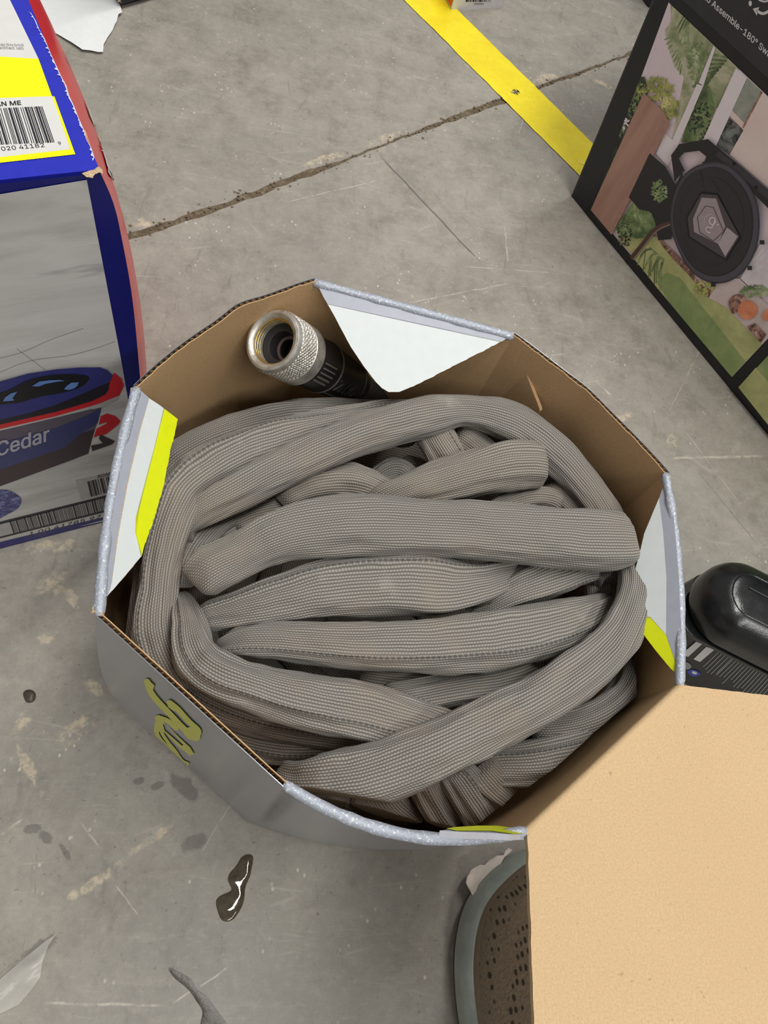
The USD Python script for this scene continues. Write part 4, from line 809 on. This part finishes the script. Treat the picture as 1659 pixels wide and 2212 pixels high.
pr('picture_palm', shapely.union_all([LineString(a6([(1330 - j * 22, 480 + j * 26), (1010 + j * 6, 420 + j * 60)])).buffer(3.0) for j in range(8)]), 'print_leaf')
pr('picture_leaves', a6([(1090, 700), (1170, 720), (1240, 850), (1230, 900), (1150, 1100), (1100, 1180), (940, 1190), (1010, 950)]), 'print_leaf'); pr('picture_leaves', leafy(*a6([(1075, 520)])[0], 22, 46, 90, 6, 2), 'print_leaf')
pr('picture_leaves', leafy(*a6([(1090, 1000)])[0], 26, 42, 90, 4, 3), 'print_darkleaf')
pr('picture_post', a6([(1070, 700), (1125, 715), (900, 1240), (825, 1390), (730, 1280), (800, 1110), (865, 1165), (990, 880)]), 'print_post', label='white printed post'); pr('picture_post', a6([(1210, 380), (1225, 400), (1125, 715), (1085, 690)]), 'print_post')
pr('picture_glass', a6([(1490, 650), (1612, 762), (1460, 1060), (1355, 935)]), 'print_glass'); pr('picture_wall', a6([(1612, 762), (2200, 1300), (2200, 2300), (1659, 1560), (1340, 1285), (1460, 1060)]), 'print_blush')
pr('picture_window', a6([(1330, 975), (1460, 1085), (1345, 1290), (1220, 1200)]), 'print_window'); pr('picture_mullion', LineString(a6([(1345, 930), (1470, 1060)])).buffer(6), 'print_blush'); pr('picture_mullion', LineString(a6([(1612, 770), (1460, 1060)])).buffer(2.0), 'print_soil')
pr('picture_post', a6([(1400, 565), (1492, 648), (1220, 1245), (1125, 1165)]), 'print_post', label='white printed post')
pr('picture_hedge', a6([(585, 640), (640, 640), (660, 780), (560, 1000), (420, 1450), (240, 1620), (195, 1720), (330, 1240), (430, 1010), (530, 740)]), 'print_darkleaf', label='dark printed hedge')
pr('picture_bush', leafy(*a6([(720, 740)])[0], 42, 26, 150, 6, 5), 'print_bush', label='yellow-green printed bush'); pr('picture_bush', leafy(*a6([(850, 900)])[0], 20, 24, 80, 6, 6), 'print_bush'); pr('picture_bush', leafy(*a6([(560, 870)])[0], 16, 40, 60, 5, 8), 'print_leaf'); pr('picture_flower', leafy(*a6([(475, 1030)])[0], 9, 12, 26, 4, 9), 'print_post')
pr('picture_grass', a7([(360, 330), (520, 300), (720, 330), (960, 620), (1150, 860), (1300, 940), (1620, 1265), (1345, 1560), (850, 970), (560, 600)]), 'print_grass', label='printed lawn')
pr('picture_grass', a7([(690, 720), (780, 640), (900, 690), (1490, 1440), (1345, 1560), (850, 970)]), 'print_shade_grass')
pr('picture_grass', shapely.union_all([LineString(a7([(520 + j * 17, 590 + j * 20 - (j % 3) * 60), (560 + j * 13, 480 + j * 14 - (j % 4) * 30), (640 + j * 9, 420 + j * 8)])).buffer(1.0) for j in range(14)]), 'print_leaf')
pr('picture_path', a7([(950, 620), (1150, 700), (1420, 690), (1750, 1000), (1750, 1240), (1640, 1290), (1300, 940), (1150, 860)]), 'print_path', label='printed paved path'); pr('picture_soil', a7([(700, 320), (760, 380), (980, 600), (1100, 760), (1190, 790), (1150, 860), (960, 640), (840, 520), (740, 400)]), 'print_soil'); pr('picture_deck', a7([(1600, 390), (1900, 390), (1900, 780), (1590, 840), (1430, 690)]), 'print_deck')
for j in range(5): pr('deck_line', LineString(a7([(1470 + j * 26, 760 - j * 70 + 10), (1659, 600 - j * 75 + 60)])).buffer(.6), 'print_mauve')
pr('picture_bush', leafy(*a7([(1120, 770)])[0], 20, 16, 60, 5, 21), 'print_bush')
pr('picture_pot', zpoly([(1330, 900), (1390, 830), (1470, 850), (1480, 900), (1420, 960), (1380, 1000)], **k7, n=30), 'print_soil'); pr('picture_bush', leafy(*a7([(1560, 800)])[0], 30, 14, 90, 5, 22), 'print_leaf')
pr('picture_pot', zpoly([(1410, 960), (1480, 880), (1580, 940), (1570, 1010), (1500, 1050), (1440, 1030)], **k7, n=40), 'print_terracotta', label='printed orange pot'); pr('picture_pot', zpoly([(1625, 1000), (1680, 960), (1720, 1020), (1660, 1060)], **k7, n=30), 'print_terracotta'); pr('picture_soil', zpoly([(1490, 1110), (1560, 1080), (1659, 1180), (1610, 1250)], **k7), 'print_soil')
pr('picture_plank', [(1395, 199), (1440, 243), (1452, 268), (1420, 325), (1361, 437), (1325, 506), (1280, 452)], 'print_wood', label='printed wooden board'); pr('picture_plank', [(1440, 243), (1452, 268), (1420, 325), (1361, 437), (1325, 506), (1320, 500), (1352, 432), (1408, 322)], 'print_wood_side')
pr('picture_bush', a7([(490, 20), (560, 80), (640, 100), (690, 150), (720, 220), (600, 330), (520, 340), (440, 310), (370, 340), (340, 250), (420, 130)]), 'print_leaf'); pr('picture_bush', leafy(*a7([(540, 200)])[0], 36, 30, 120, 5, 12), 'print_leaf'); pr('picture_bush', leafy(*a7([(420, 300)])[0], 16, 30, 60, 4, 17), 'print_darkleaf')
pr('picture_bracket', a6([(690, 1275), (820, 1385), (905, 1540), (960, 1430), (1000, 1640), (900, 1856), (870, 1990), (760, 2000), (735, 1856), (700, 1760), (600, 1740), (515, 1640)]), 'reel_black', label='printed black wall bracket'); pr('picture_bush', leafy(*a6([(770, 1590)])[0], 17, 24, 90, 4.5, 14), 'print_leaf')
pr('picture_cord', LineString(spline(a7([(470, 520), (600, 360), (700, 250), (850, 195)]), 30)).buffer(4.2), 'cord_brown', label='printed brown hose'); pr('picture_cord', LineString(spline(a7([(500, 520), (620, 370), (720, 262), (850, 208)]), 30)).buffer(1.4), 'cord_light')
frame_ = zpoly([(870, 1290), (940, 1195), (1180, 1155), (1250, 1215), (1480, 1405), (1750, 1640), (1750, 1800), (1450, 1500), (1240, 1380), (1110, 1350), (970, 1425), (900, 1510)], **k6).difference(zpoly([(935, 1315), (980, 1268), (1105, 1252), (1165, 1300), (1148, 1340), (985, 1420)], **k6))
pr('reel_handle', frame_, 'reel_black', label='printed reel handle'); pr('reel_frame', a6([(1270, 1255), (1480, 1410), (1750, 1650), (1750, 1720), (1659, 1640), (1440, 1450), (1240, 1290)]), 'reel_edge')
for q in ((1398, 1360), (1580, 1555)): pr('screw', shapely.Point(*a6([q])[0]).buffer(4), 'bucket_hole')
RC = [(1455, 490), (1463, 414), (1489, 370), (1528, 350), (1566, 349), (1605, 375), (1636, 420), (1647, 479), (1632, 553), (1595, 598), (1558, 610), (1509, 593), (1472, 541)]
rc = Polygon(spline(RC, 120, True)); cxy = np.array([1551, 481.0])
pr('reel_rim', rc, 'reel_edge', label='printed black hose reel'); pr('reel_rim', shapely.affinity.scale(rc, .97, .97), 'reel_rim')
def rcs(s_, dx=0, dy=0): return shapely.affinity.translate(shapely.affinity.scale(rc, s_, s_), dx, dy)
pr('reel_disc', rcs(.90, -4, -2), 'reel_black'); pr('reel_disc', rcs(.885, -5, -3), 'reel_disc'); pr('reel_disc', rcs(.72, -6, -4), 'reel_black'); pr('reel_disc', rcs(.71, -6, -4), 'reel_disc')
for a_, b_ in (((1120, 1420), (1160, 1600)), ((1210, 1480), (1290, 1600))): pr('disc_line', LineString(a6([a_, b_])).buffer(.6), 'reel_black')
for q in ((1205, 735), (1525, 590), (1635, 365)): pr('reel_lug', shapely.box(-4, -4, 4, 4) if False else shapely.affinity.translate(shapely.box(-5, -4, 5, 5), *a7([q])[0]), 'reel_black')
hexo = [(1522, 416), (1556, 419), (1604, 508), (1574, 556), (1497, 508), (1492, 468)]
pr('reel_badge', shapely.affinity.scale(Polygon(hexo), 1.06, 1.06), 'bucket_hole'); pr('reel_badge', hexo, 'reel_badge_dark', label='hexagonal badge on the printed reel'); pr('reel_badge', [(1523, 424), (1554, 426), (1574, 486), (1559, 524), (1506, 498), (1504, 470)], 'reel_badge')
pr('reel_badge', a7([(1330, 235), (1425, 315), (1312, 492), (1250, 380)]), 'reel_badge_light')
pr('badge_outline', Polygon(a7([(1140, 50), (1210, 60), (1300, 270), (1210, 355), (1090, 280), (1070, 150)])).exterior.buffer(.7), 'reel_badge_dark')
mk = [zline([(1175, 172), (1195, 150), (1222, 160), (1226, 190), (1205, 212), (1180, 200), (1175, 172)], **k7, width=2.6), zline([(1226, 165), (1205, 220), (1190, 240), (1160, 232), (1145, 245), (1150, 270), (1180, 282)], **k7, width=2.6), shapely.Point(*a7([(1248, 212)])[0]).buffer(2.0)]
pr('badge_mark', shapely.union_all(mk), 'badge_mark', label='curled letter mark on the badge')
pr('badge_mark', zline([(1130, 215), (1140, 150), (1185, 122), (1215, 128)], **k7, width=.9), 'badge_mark')
P2 = Polygon([(1602, 833), (1659, 772), (1936, 471), (2200, 740), (1880, 1175), (1659, 905)])
pr('second_picture', P2, 'print_shade_grass', False, 'second printed garden picture'); pr('second_picture_grass', Polygon([(1602, 833), (1640, 790), (1920, 1120), (1880, 1175), (1659, 905)]), 'print_grass', False)
w1 = text_width('to Assemble-180° Swivel', True); wa = text_width('to ', True) if False else text_width('to A', True) - text_width('A', True)
th = 13.2; ex = np.array([(1659 - 1538) / 1.0, (118 - 8) / 1.0]); ex = ex / (text_width('to Assemble-180° Sw', True) - wa) * .985; p0 = np.array([1537.0, 11.0]) - ex * wa
obj(fp_, 'printed_words', print_text(RP, 'to Assemble-180° Swivel', p0, ex, (4.6, -12.6), .0006, True), 'label_white', label='white words to Assemble-180° Swivel')
for nm, poly in (('arrow_icon', zpoly([(1535, 72), (1590, 58), (1578, 90), (1569, 130)], **k6)), ('arrow_icon', zline([(1575, 92), (1615, 112), (1659, 98), (1720, 40)], **k6, width=6.4)), ('arrow_icon', shapely.affinity.scale(shapely.Point(*a6([(1514, 28)])[0]).buffer(4.6), .8, 1.3)), ('arrow_icon', zline([(1590, 0), (1640, 12), (1700, -30)], **k6, width=4))):
    obj(fp_, nm, flat(RP, poly, .0006), 'label_white', label='white curved arrow icon')

# ------------------------------------------------------------------ the black plastic case beside the box
def rounded_prism(o, x, y, z0, z1, rad, n=12, shrink=None):
    """A block with rounded upright corners and rounded top: o = corner, x, y edge vectors."""
    X, Y = np.linalg.norm(x), np.linalg.norm(y); ux, uy = unit(x), unit(y)
    rings = []
    for dz, ins in shrink:
        base_ = shapely.box(rad, rad, X - rad, Y - rad); rp = base_.buffer(rad, quad_segs=n).exterior; pts = np.array(rp.coords)[:-1]
        ctr = np.array([X / 2, Y / 2]); nr = pts - np.clip(pts, [rad, rad], [X - rad, Y - rad]); nr /= np.linalg.norm(nr, axis=1, keepdims=True) + 1e-9; pts = pts - nr * ins
        rings.append(o + pts[:, :1] * ux + pts[:, 1:] * uy + zv * (z0 + dz))
    rings = np.array(rings); rings = np.concatenate([rings, rings[-1:].mean(1, keepdims=True).repeat(rings.shape[1], 1)])
    v, f = grid(rings, True); nn = np.cross(v[f[:, 1]] - v[f[:, 0]], v[f[:, 2]] - v[f[:, 0]]); 
    if (nn * (v[f].mean(1) - v.mean(0))).sum() < 0: f = f[:, ::-1]
    return v, f
ZC = .108
c0_, c1_ = at(1492, 1368, ZC), at(1659, 1452, ZC); ce = unit(c1_ - c0_); cn = unit(np.cross(ce, zv)); cn = cn if cn @ (CAM - c0_) > 0 else -cn
cdep = .070; clen = .24
cb0 = c0_ - ce * .012
pc = thing('plastic_case', 'glossy black plastic case with rounded lid lying on the floor beside the hose box', 'case', cb0 * [1, 1, 0])
bo = cb0 * [1, 1, 0] - cn * .006 + ce * .006
obj(pc, 'base', rounded_prism(bo, ce * (clen - .012), -cn * (cdep - .012), 0, 0, .012, 8, [(0.0005, .02), (.0005, .003), (.004, 0), (ZC - .006, 0), (ZC - .004, .002)]), 'black_plastic', smooth=40)
obj(pc, 'rim_lip', rounded_prism(cb0 * [1, 1, 0] + cn * .002, ce * clen, -cn * .05, 0, 0, .020, 10, [(ZC - .0065, .006), (ZC - .006, .001), (ZC - .003, 0), (ZC - .0005, .0), (ZC, .003)]), 'black_gloss', smooth=40)
lidprof = [(ZC + .0012, .0025), (ZC + .004, .0005), (ZC + .018, 0), (ZC + .024, .0010), (ZC + .030, .0035), (ZC + .035, .008), (ZC + .0385, .014), (ZC + .0395, .017), (ZC + .0389, .0178), (ZC + .0397, .0186), (ZC + .0405, .024), (ZC + .041, .034)]
obj(pc, 'rounded_lid', rounded_prism(cb0 * [1, 1, 0], ce * clen, -cn * cdep, 0, 0, .036, 14, lidprof), 'black_gloss', smooth=50, label='glossy rounded lid with a fine seam')
obj(pc, 'top_groove', sweep([cb0 * [1, 1, 0] + ce * (.03 + q * (clen - .06)) - cn * (cdep - .030) + zv * (ZC + .0412) for q in np.linspace(0, 1, 20)], .0011, 8), 'black_plastic', smooth=True)
CPl = Plane(bo, cn); kc = dict(x0=1450, y0=1190, k=1 / 6.704)
lb = obj(pc, 'label_sheet', flat(CPl, zpoly([(190, 1440), (360, 1290), (460, 1320), (640, 1400), (1100, 1620), (2200, 2150), (2000, 2700), (900, 2300), (220, 1880)], **kc), .0006), 'black_gloss', label='black label with small print')
for q in ([(215, 1430), (365, 1300), (450, 1335), (250, 1520), (215, 1512)], [(325, 1555), (510, 1375), (630, 1415), (420, 1595)]): obj(lb, 'white_panel', flat(CPl, zpoly(q, **kc), .0010), 'label_white')
tl = []
for j in range(30):
    a0, b0_ = np.array([690 + j * 46, 1440 + j * 24]), np.array([420 + j * 46, 1700 + j * 26])
    if j > 4: b0_ = np.array([600 + (j - 5) * 44, 1830 + (j - 5) * 26]); a0 = np.array([900 + (j - 5) * 44, 1540 + (j - 5) * 22])
    gaps = rng.uniform(.7, 1.0); b1_ = a0 + (b0_ - a0) * gaps
    tl.append(flat(CPl, zpoly([a0, a0 + [13, 6], b1_ + [13, 6], b1_], **kc), .0010))
obj(lb, 'text_lines', cat(*tl), 'label_text', label='lines of small grey print')
obj(lb, 'emblem', flat(CPl, zpoly([(240, 1730), (290, 1705), (380, 1725), (425, 1765), (380, 1800), (290, 1790)], **kc, n=30), .0010), 'emblem_blue', label='small blue emblem'); obj(lb, 'emblem', flat(CPl, zpoly([(300, 1735), (350, 1730), (380, 1760), (320, 1765)], **kc, n=20), .0012), 'label_white'); obj(lb, 'emblem', flat(CPl, zpoly([(205, 1600), (270, 1620), (295, 1665), (230, 1705), (200, 1690)], **kc, n=20), .0010), 'label_text')

# ------------------------------------------------------------------ the shoe under the lid
sl = [at(x, y, .016)[:2] for x, y in [(996, 2190), (989, 2090), (996, 2010), (1016, 1946), (1044, 1905), (1082, 1868), (1112, 1846)]]
out2 = np.array(list(sl) + [(sl[-1][0] + .022, sl[-1][1] + .004), (.312, -.002), (.330, -.05), (.330, -.10), (.318, -.16), (.308, -.22), (.288, -.262), (.258, -.272), (.234, -.255), (.222, -.215), (.214, -.165)])
SO = spline(out2, 140, True); sc_ = SO.mean(0)
sh = thing('shoe', 'tan knit shoe with a pale grey-green sole, half hidden under the box lid', 'shoe', (sc_[0], sc_[1], 0))
sp = Polygon(SO)
def inset(dist):
    t_ = np.roll(SO, -1, 0) - np.roll(SO, 1, 0); n_ = np.c_[t_[:, 1], -t_[:, 0]]; n_ /= np.linalg.norm(n_, axis=1, keepdims=True)
    if sp.contains(shapely.Point(*(SO[0] + n_[0] * .002))): n_ = -n_
    return SO - n_ * dist
def rings(lst): return np.array([np.c_[inset(d_), np.full(len(SO), z_)] for d_, z_ in lst])
def outward(m):
    v, f = m; nn = np.cross(v[f[:, 1]] - v[f[:, 0]], v[f[:, 2]] - v[f[:, 0]]); return (v, f[:, ::-1]) if (nn * (v[f].mean(1) - v.mean(0))).sum() < 0 else m
obj(sh, 'outsole', outward(grid(rings([(.012, .0004), (.003, .0006), (.0005, .002), (.0005, .007), (.003, .0085)]), True)), 'brown_outsole', smooth=40, label='thin brown outsole')
ms = rings([(.003, .007), (-.0005, .0085), (-.001, .014), (.0004, .0165), (.0002, .022), (.003, .030), (.006, .033), (.009, .0325)])
obj(sh, 'midsole', outward(grid(ms, True)), 'midsole_foam', smooth=50, label='pale grey-green foam midsole')
yy = SO[:, 1]; hgt_ = np.interp(yy, [-.27, -.19, -.12, -.04, .02], [.112, .108, .092, .070, .058])
spine = np.c_[np.interp(yy, [-.27, 0.02], [.262, .272]), np.clip(yy, -.235, -.02)]
up_r = []
for q in np.linspace(0, 1, 26):
    k_ = math.cos(q * math.pi / 2) ** .75; base2 = inset(.0085); xy = spine + (base2 - spine) * (k_ if q < 1 else 0)
    up_r.append(np.c_[xy, .030 + (hgt_ - .030) * math.sin(q * math.pi / 2) ** 1.1])
obj(sh, 'knit_upper', outward(grid(np.array(up_r), True)), 'tan_knit', smooth=True, label='tan knit upper with rows of small holes')
obj(sh, 'foxing_band', outward(grid(np.array([np.c_[inset(.0078 - .0006), np.full(len(SO), .0315)], np.c_[inset(.0078), np.full(len(SO), .036)], np.c_[inset(.0095), np.full(len(SO), .0385)]]), True)), 'tan_trim', smooth=True)
ca_ = np.linspace(0, 2 * np.pi, 40, endpoint=False); colr = np.c_[.264 + .030 * np.cos(ca_), -.190 + .052 * np.sin(ca_)]
obj(sh, 'collar', sweep(np.vstack([np.c_[colr, np.full(40, .104)], [[*colr[0], .104]]]), .006, 10, False), 'tan_trim', smooth=True); obj(sh, 'lining', (np.vstack([np.c_[colr, np.full(40, .1095)], [[.264, -.19, .1085]]]), np.array([[i_, (i_ + 1) % 40, 40] for i_ in range(40)])), 'dark_lining')
for j in range(5): obj(sh, 'lace', sweep([[.266 + .024 * q, -.125 + j * .016 + .004 * math.sin(q * 3), np.interp(-.125 + j * .016, [-.12, -.04], [.094, .072]) + .0035 - .006 * q * q] for q in np.linspace(-1, 1, 16)], .0026, 8), 'tan_trim', smooth=True)

# torn scrap of paper by the toe
ks = dict(x0=960, y0=1780, k=1 / 5.12)
scr = zpoly([(700, 262), (748, 290), (690, 335), (650, 362), (600, 440), (520, 540), (400, 700), (345, 760), (288, 785), (255, 720), (220, 645), (230, 580), (280, 510), (330, 475), (385, 450), (432, 455), (480, 400), (560, 350), (640, 345), (665, 300)], **ks)
scr_t = trimesh.creation.extrude_polygon(Polygon([tuple(at(x, y, .010)[:2]) for x, y in scr.exterior.segmentize(4).coords]), .0012, engine='earcut')
m = trimesh.Trimesh(*trimesh.remesh.subdivide_to_size(scr_t.vertices, scr_t.faces, .003)); vv = np.array(m.vertices); vv[:, 2] += .008 + .010 * meshkit.fbm(vv * 60 * [1, 1, 0] + 3, 3, 2)
scp = thing('paper_scrap', 'small crumpled scrap of pale paper lying against the toe of the shoe', 'paper', vv.mean(0) * [1, 1, 0]); obj(scp, 'sheet', (vv, np.array(m.faces)), 'torn_paper', smooth=40)

# ------------------------------------------------------------------ things along the top of the picture
ppx = [(30, -60), (236, -60), (262, 20), (264, 29), (256, 34), (252, 50), (243, 66), (232, 82), (224, 96), (223, 113), (212, 113), (196, 110), (178, 108), (120, 70), (60, 40)]
ps = Polygon([tuple(at(x, y, .003)[:2]) for x, y in Polygon(ppx).segmentize(6).exterior.coords]).buffer(0)
pt = trimesh.creation.extrude_polygon(ps, .0004, engine='earcut'); v, f = trimesh.remesh.subdivide_to_size(np.array(pt.vertices), np.array(pt.faces), .012)
v[:, 2] += .0010 + .006 * (meshkit.fbm(v * [22, 22, 0], 3, 5)) ** 2
pa = thing('paper_sheet', 'white paper sheet with a torn edge lying on the floor behind the red box side', 'paper', at(200, 50)); obj(pa, 'sheet', (v, f), 'white_paper', smooth=30)
q0, qL, qR = at(265, 22), at(222, -2), at(345, -2)
def corner_box(name, label, q0, qL, qR, h, lL, lR, lk, extra=None, z0=0.0):
    eL, eR = unit(qL - q0), unit(qR - q0); eL_ = unit(np.cross(zv, eR)); eL = eL_ if eL_ @ eL > 0 else -eL_
    t = thing(name, label, 'box', q0); o = q0 + zv * z0
    b_ = obj(t, 'body', box(o, eL * lL, eR * lR, zv * h), lk); return t, b_, o, eL, eR
nb, nbb, o, eL, eR = corner_box('dark_box', 'dark navy cardboard box standing on the edge of the white paper sheet', q0, qL, qR, .16, .22, .30, 'navy_board', z0=.0075)
nL = -eR; obj(nbb, 'worn_side', orient(*grid(np.array([[o + nL * .0006, o + eL * .22 + nL * .0006], [o + zv * .16 + nL * .0006, o + eL * .22 + zv * .16 + nL * .0006]])), nL), 'grey_board', label='scuffed grey side')
obj(nbb, 'corner_seam', sweep([o + eL * .004 + nL * .001 + zv * (.002 + .15 * q) for q in np.linspace(0, 1, 8)], .0022, 8), 'kraft_edge', smooth=True)
w0, w1_ = at(974, 22), at(1086, 17); eF = unit(w1_ - w0); nF = unit(np.cross(eF, zv)); nF = nF if nF @ (CAM - w0) > 0 else -nF
wl = np.linalg.norm(w1_ - w0)
wb = thing('orange_box', 'small white and orange carton with a barcode at the end of the yellow tape', 'box', w0)
fr2 = shapely.box(.003, .003, wl - .003, .05).buffer(.003)
pw = trimesh.creation.extrude_polygon(fr2, .05, engine='earcut'); v = np.array(pw.vertices); wpts = w0 + v[:, :1] * eF + v[:, 1:2] * zv - nF * v[:, 2:] 
wbody = obj(wb, 'body', outward((wpts, np.array(pw.faces))), 'label_white', smooth=30)
sideL = orient(*grid(np.array([[w0 - eF * .0006 - nF * .002 + zv * .004, w0 - eF * .0006 - nF * .05 + zv * .004], [w0 - eF * .0006 - nF * .002 + zv * .05, w0 - eF * .0006 - nF * .05 + zv * .05]])), -eF)
obj(wbody, 'orange_side', sideL, 'orange_print', label='orange side of the carton'); obj(wbody, 'orange_top', orient(*grid(np.array([[w0 + zv * .0506, w0 + eF * wl + zv * .0506], [w0 - nF * .05 + zv * .0506, w0 + eF * wl - nF * .05 + zv * .0506]])), zv), 'orange_print')
WP = Plane(w0, nF); obj(wbody, 'barcode', cat(*[flat(WP, Polygon([(x, 3.5), (x + w_, 3.5), (x + w_, -25), (x, -25)]), .0005) for x, w_ in zip(np.cumsum(rb_.choice([2.2, 3.0, 4.0], 18)) + 1002, rb_.choice([.9, 1.4, 2.0], 18))]), 'ink_black', label='barcode on the carton')
obj(wbody, 'small_print', cat(*[flat(WP, Polygon([(x, 6.2), (x + 2.2, 6.2), (x + 2.2, 9.4), (x, 9.4)]), .0005) for x in np.arange(1024, 1044, 3.0)]), 'ink_grey')
d0, dL, dR = at(1402, 22), at(1372, -22), at(1470, 20)
cornr = thing('black_bin', 'corner of a black plastic bin behind the black reel box', 'bin', d0)
el = unit(dL - d0); erx = unit(np.cross(el, zv)); erx = erx if erx[0] > 0 else -erx
obj(cornr, 'body', rounded_prism(d0, el * .22, erx * .14, 0, 0, .012, 6, [(0.0004, .01), (.0006, .001), (.004, 0), (.11, -.004), (.112, -.002)]), 'black_plastic', smooth=40); obj(cornr, 'rim', rounded_prism(d0 - el * .004 - erx * .004, el * .228, erx * .148, 0, 0, .014, 6, [(.108, .002), (.109, 0), (.114, 0), (.115, .003)]), 'black_gloss', smooth=40)

# ------------------------------------------------------------------ wet patches and film on the floor
def puddle(name, label, px_poly, look_, h=.0007, n=90, category='water', extra=()):
    p = Polygon(spline(np.array([at(x, y)[:2] for x, y in px_poly]), n, True)).buffer(0); p = max(getattr(p, 'geoms', [p]), key=lambda g: g.area)
    c = p.representative_point(); t = thing(name, label, category, (c.x, c.y, 0), group=None)
    ring = np.array(p.exterior.coords)[:-1]; rows = []
    for d_, z_ in ((0, .0), (.0010, .75), (.0022, 1.0), (.0045, 1.0)):
        g_ = p.buffer(-d_) if d_ else p
        rows.append((d_, z_))
    v2, f2 = trimesh.creation.triangulate_polygon(p.segmentize(.002), engine='earcut')
    v2, f2 = trimesh.remesh.subdivide_to_size(np.c_[v2, 0 * v2[:, 0]], f2, .0022)
    ds = shapely.distance(p.exterior, shapely.points(v2[:, :2])); v2[:, 2] = .0004 + h * (1 - np.exp(-ds / .0016)) + h * .5 * (meshkit.noise(v2 * [160, 160, 1], 3) - .5) * np.clip(ds / .002, 0, 1)
    obj(t, 'surface', orient(v2, f2, zv), look_, smooth=True); return t
kp = lambda zs: [(x / 2, 1592 + y / 2) for x, y in zs]
pd = puddle('water_puddle', 'elongated dark puddle of water with bright highlights below the silver wall of the hose box', kp([(1050, 515), (1090, 512), (1088, 560), (1080, 600), (1060, 650), (1055, 700), (1030, 760), (995, 795), (965, 795), (940, 750), (935, 705), (965, 680), (1000, 660), (985, 620), (1000, 580), (1025, 550)]), 'water', .0012)
puddle('water_streak', 'long dark wet streak on the floor at the bottom edge of the photo', kp([(728, 1000), (790, 1025), (835, 1060), (850, 1090), (880, 1110), (915, 1150), (945, 1190), (980, 1240), (1010, 1330), (900, 1330), (868, 1230), (875, 1190), (855, 1150), (825, 1105), (790, 1070), (745, 1030)]), 'wet_concrete', .0003)
puddle('water_drop', 'single round drop of water on the floor left of the hose box', [(52, 1494), (62, 1490), (74, 1494), (78, 1505), (72, 1516), (60, 1518), (52, 1508)], 'wet_concrete', .0022, 40)
# the corner of clear film
fo = [(120, 2018), (104, 2042), (92, 2076), (86, 2112), (66, 2140), (40, 2170), (0, 2190), (-90, 2260), (-160, 2150), (-60, 2110), (0, 2116), (50, 2072), (96, 2034)]
fp3 = Polygon([tuple(at(x, y, .004)[:2]) for x, y in fo]); v2, f2 = trimesh.creation.triangulate_polygon(fp3, engine='earcut'); v2, f2 = trimesh.remesh.subdivide_to_size(np.c_[v2, 0 * v2[:, 0]], f2, .004)
dq = (v2 - at(110, 2025)) @ unit(at(-40, 2180) - at(110, 2025)); dp = v2 @ unit(np.cross(zv, at(-40, 2180) - at(110, 2025)))
v2[:, 2] = .0015 + .008 * meshkit.fbm(np.c_[dq * 14, dp * 80, 0 * dq], 3, 4) * np.clip(dq / .02, .1, 1)
fi = thing('plastic_film', 'crumpled corner of clear plastic film on the floor at the lower left', 'film', v2.mean(0) * [1, 1, 0]); obj(fi, 'sheet', orient(v2, f2, zv), 'clear_film', smooth=True)
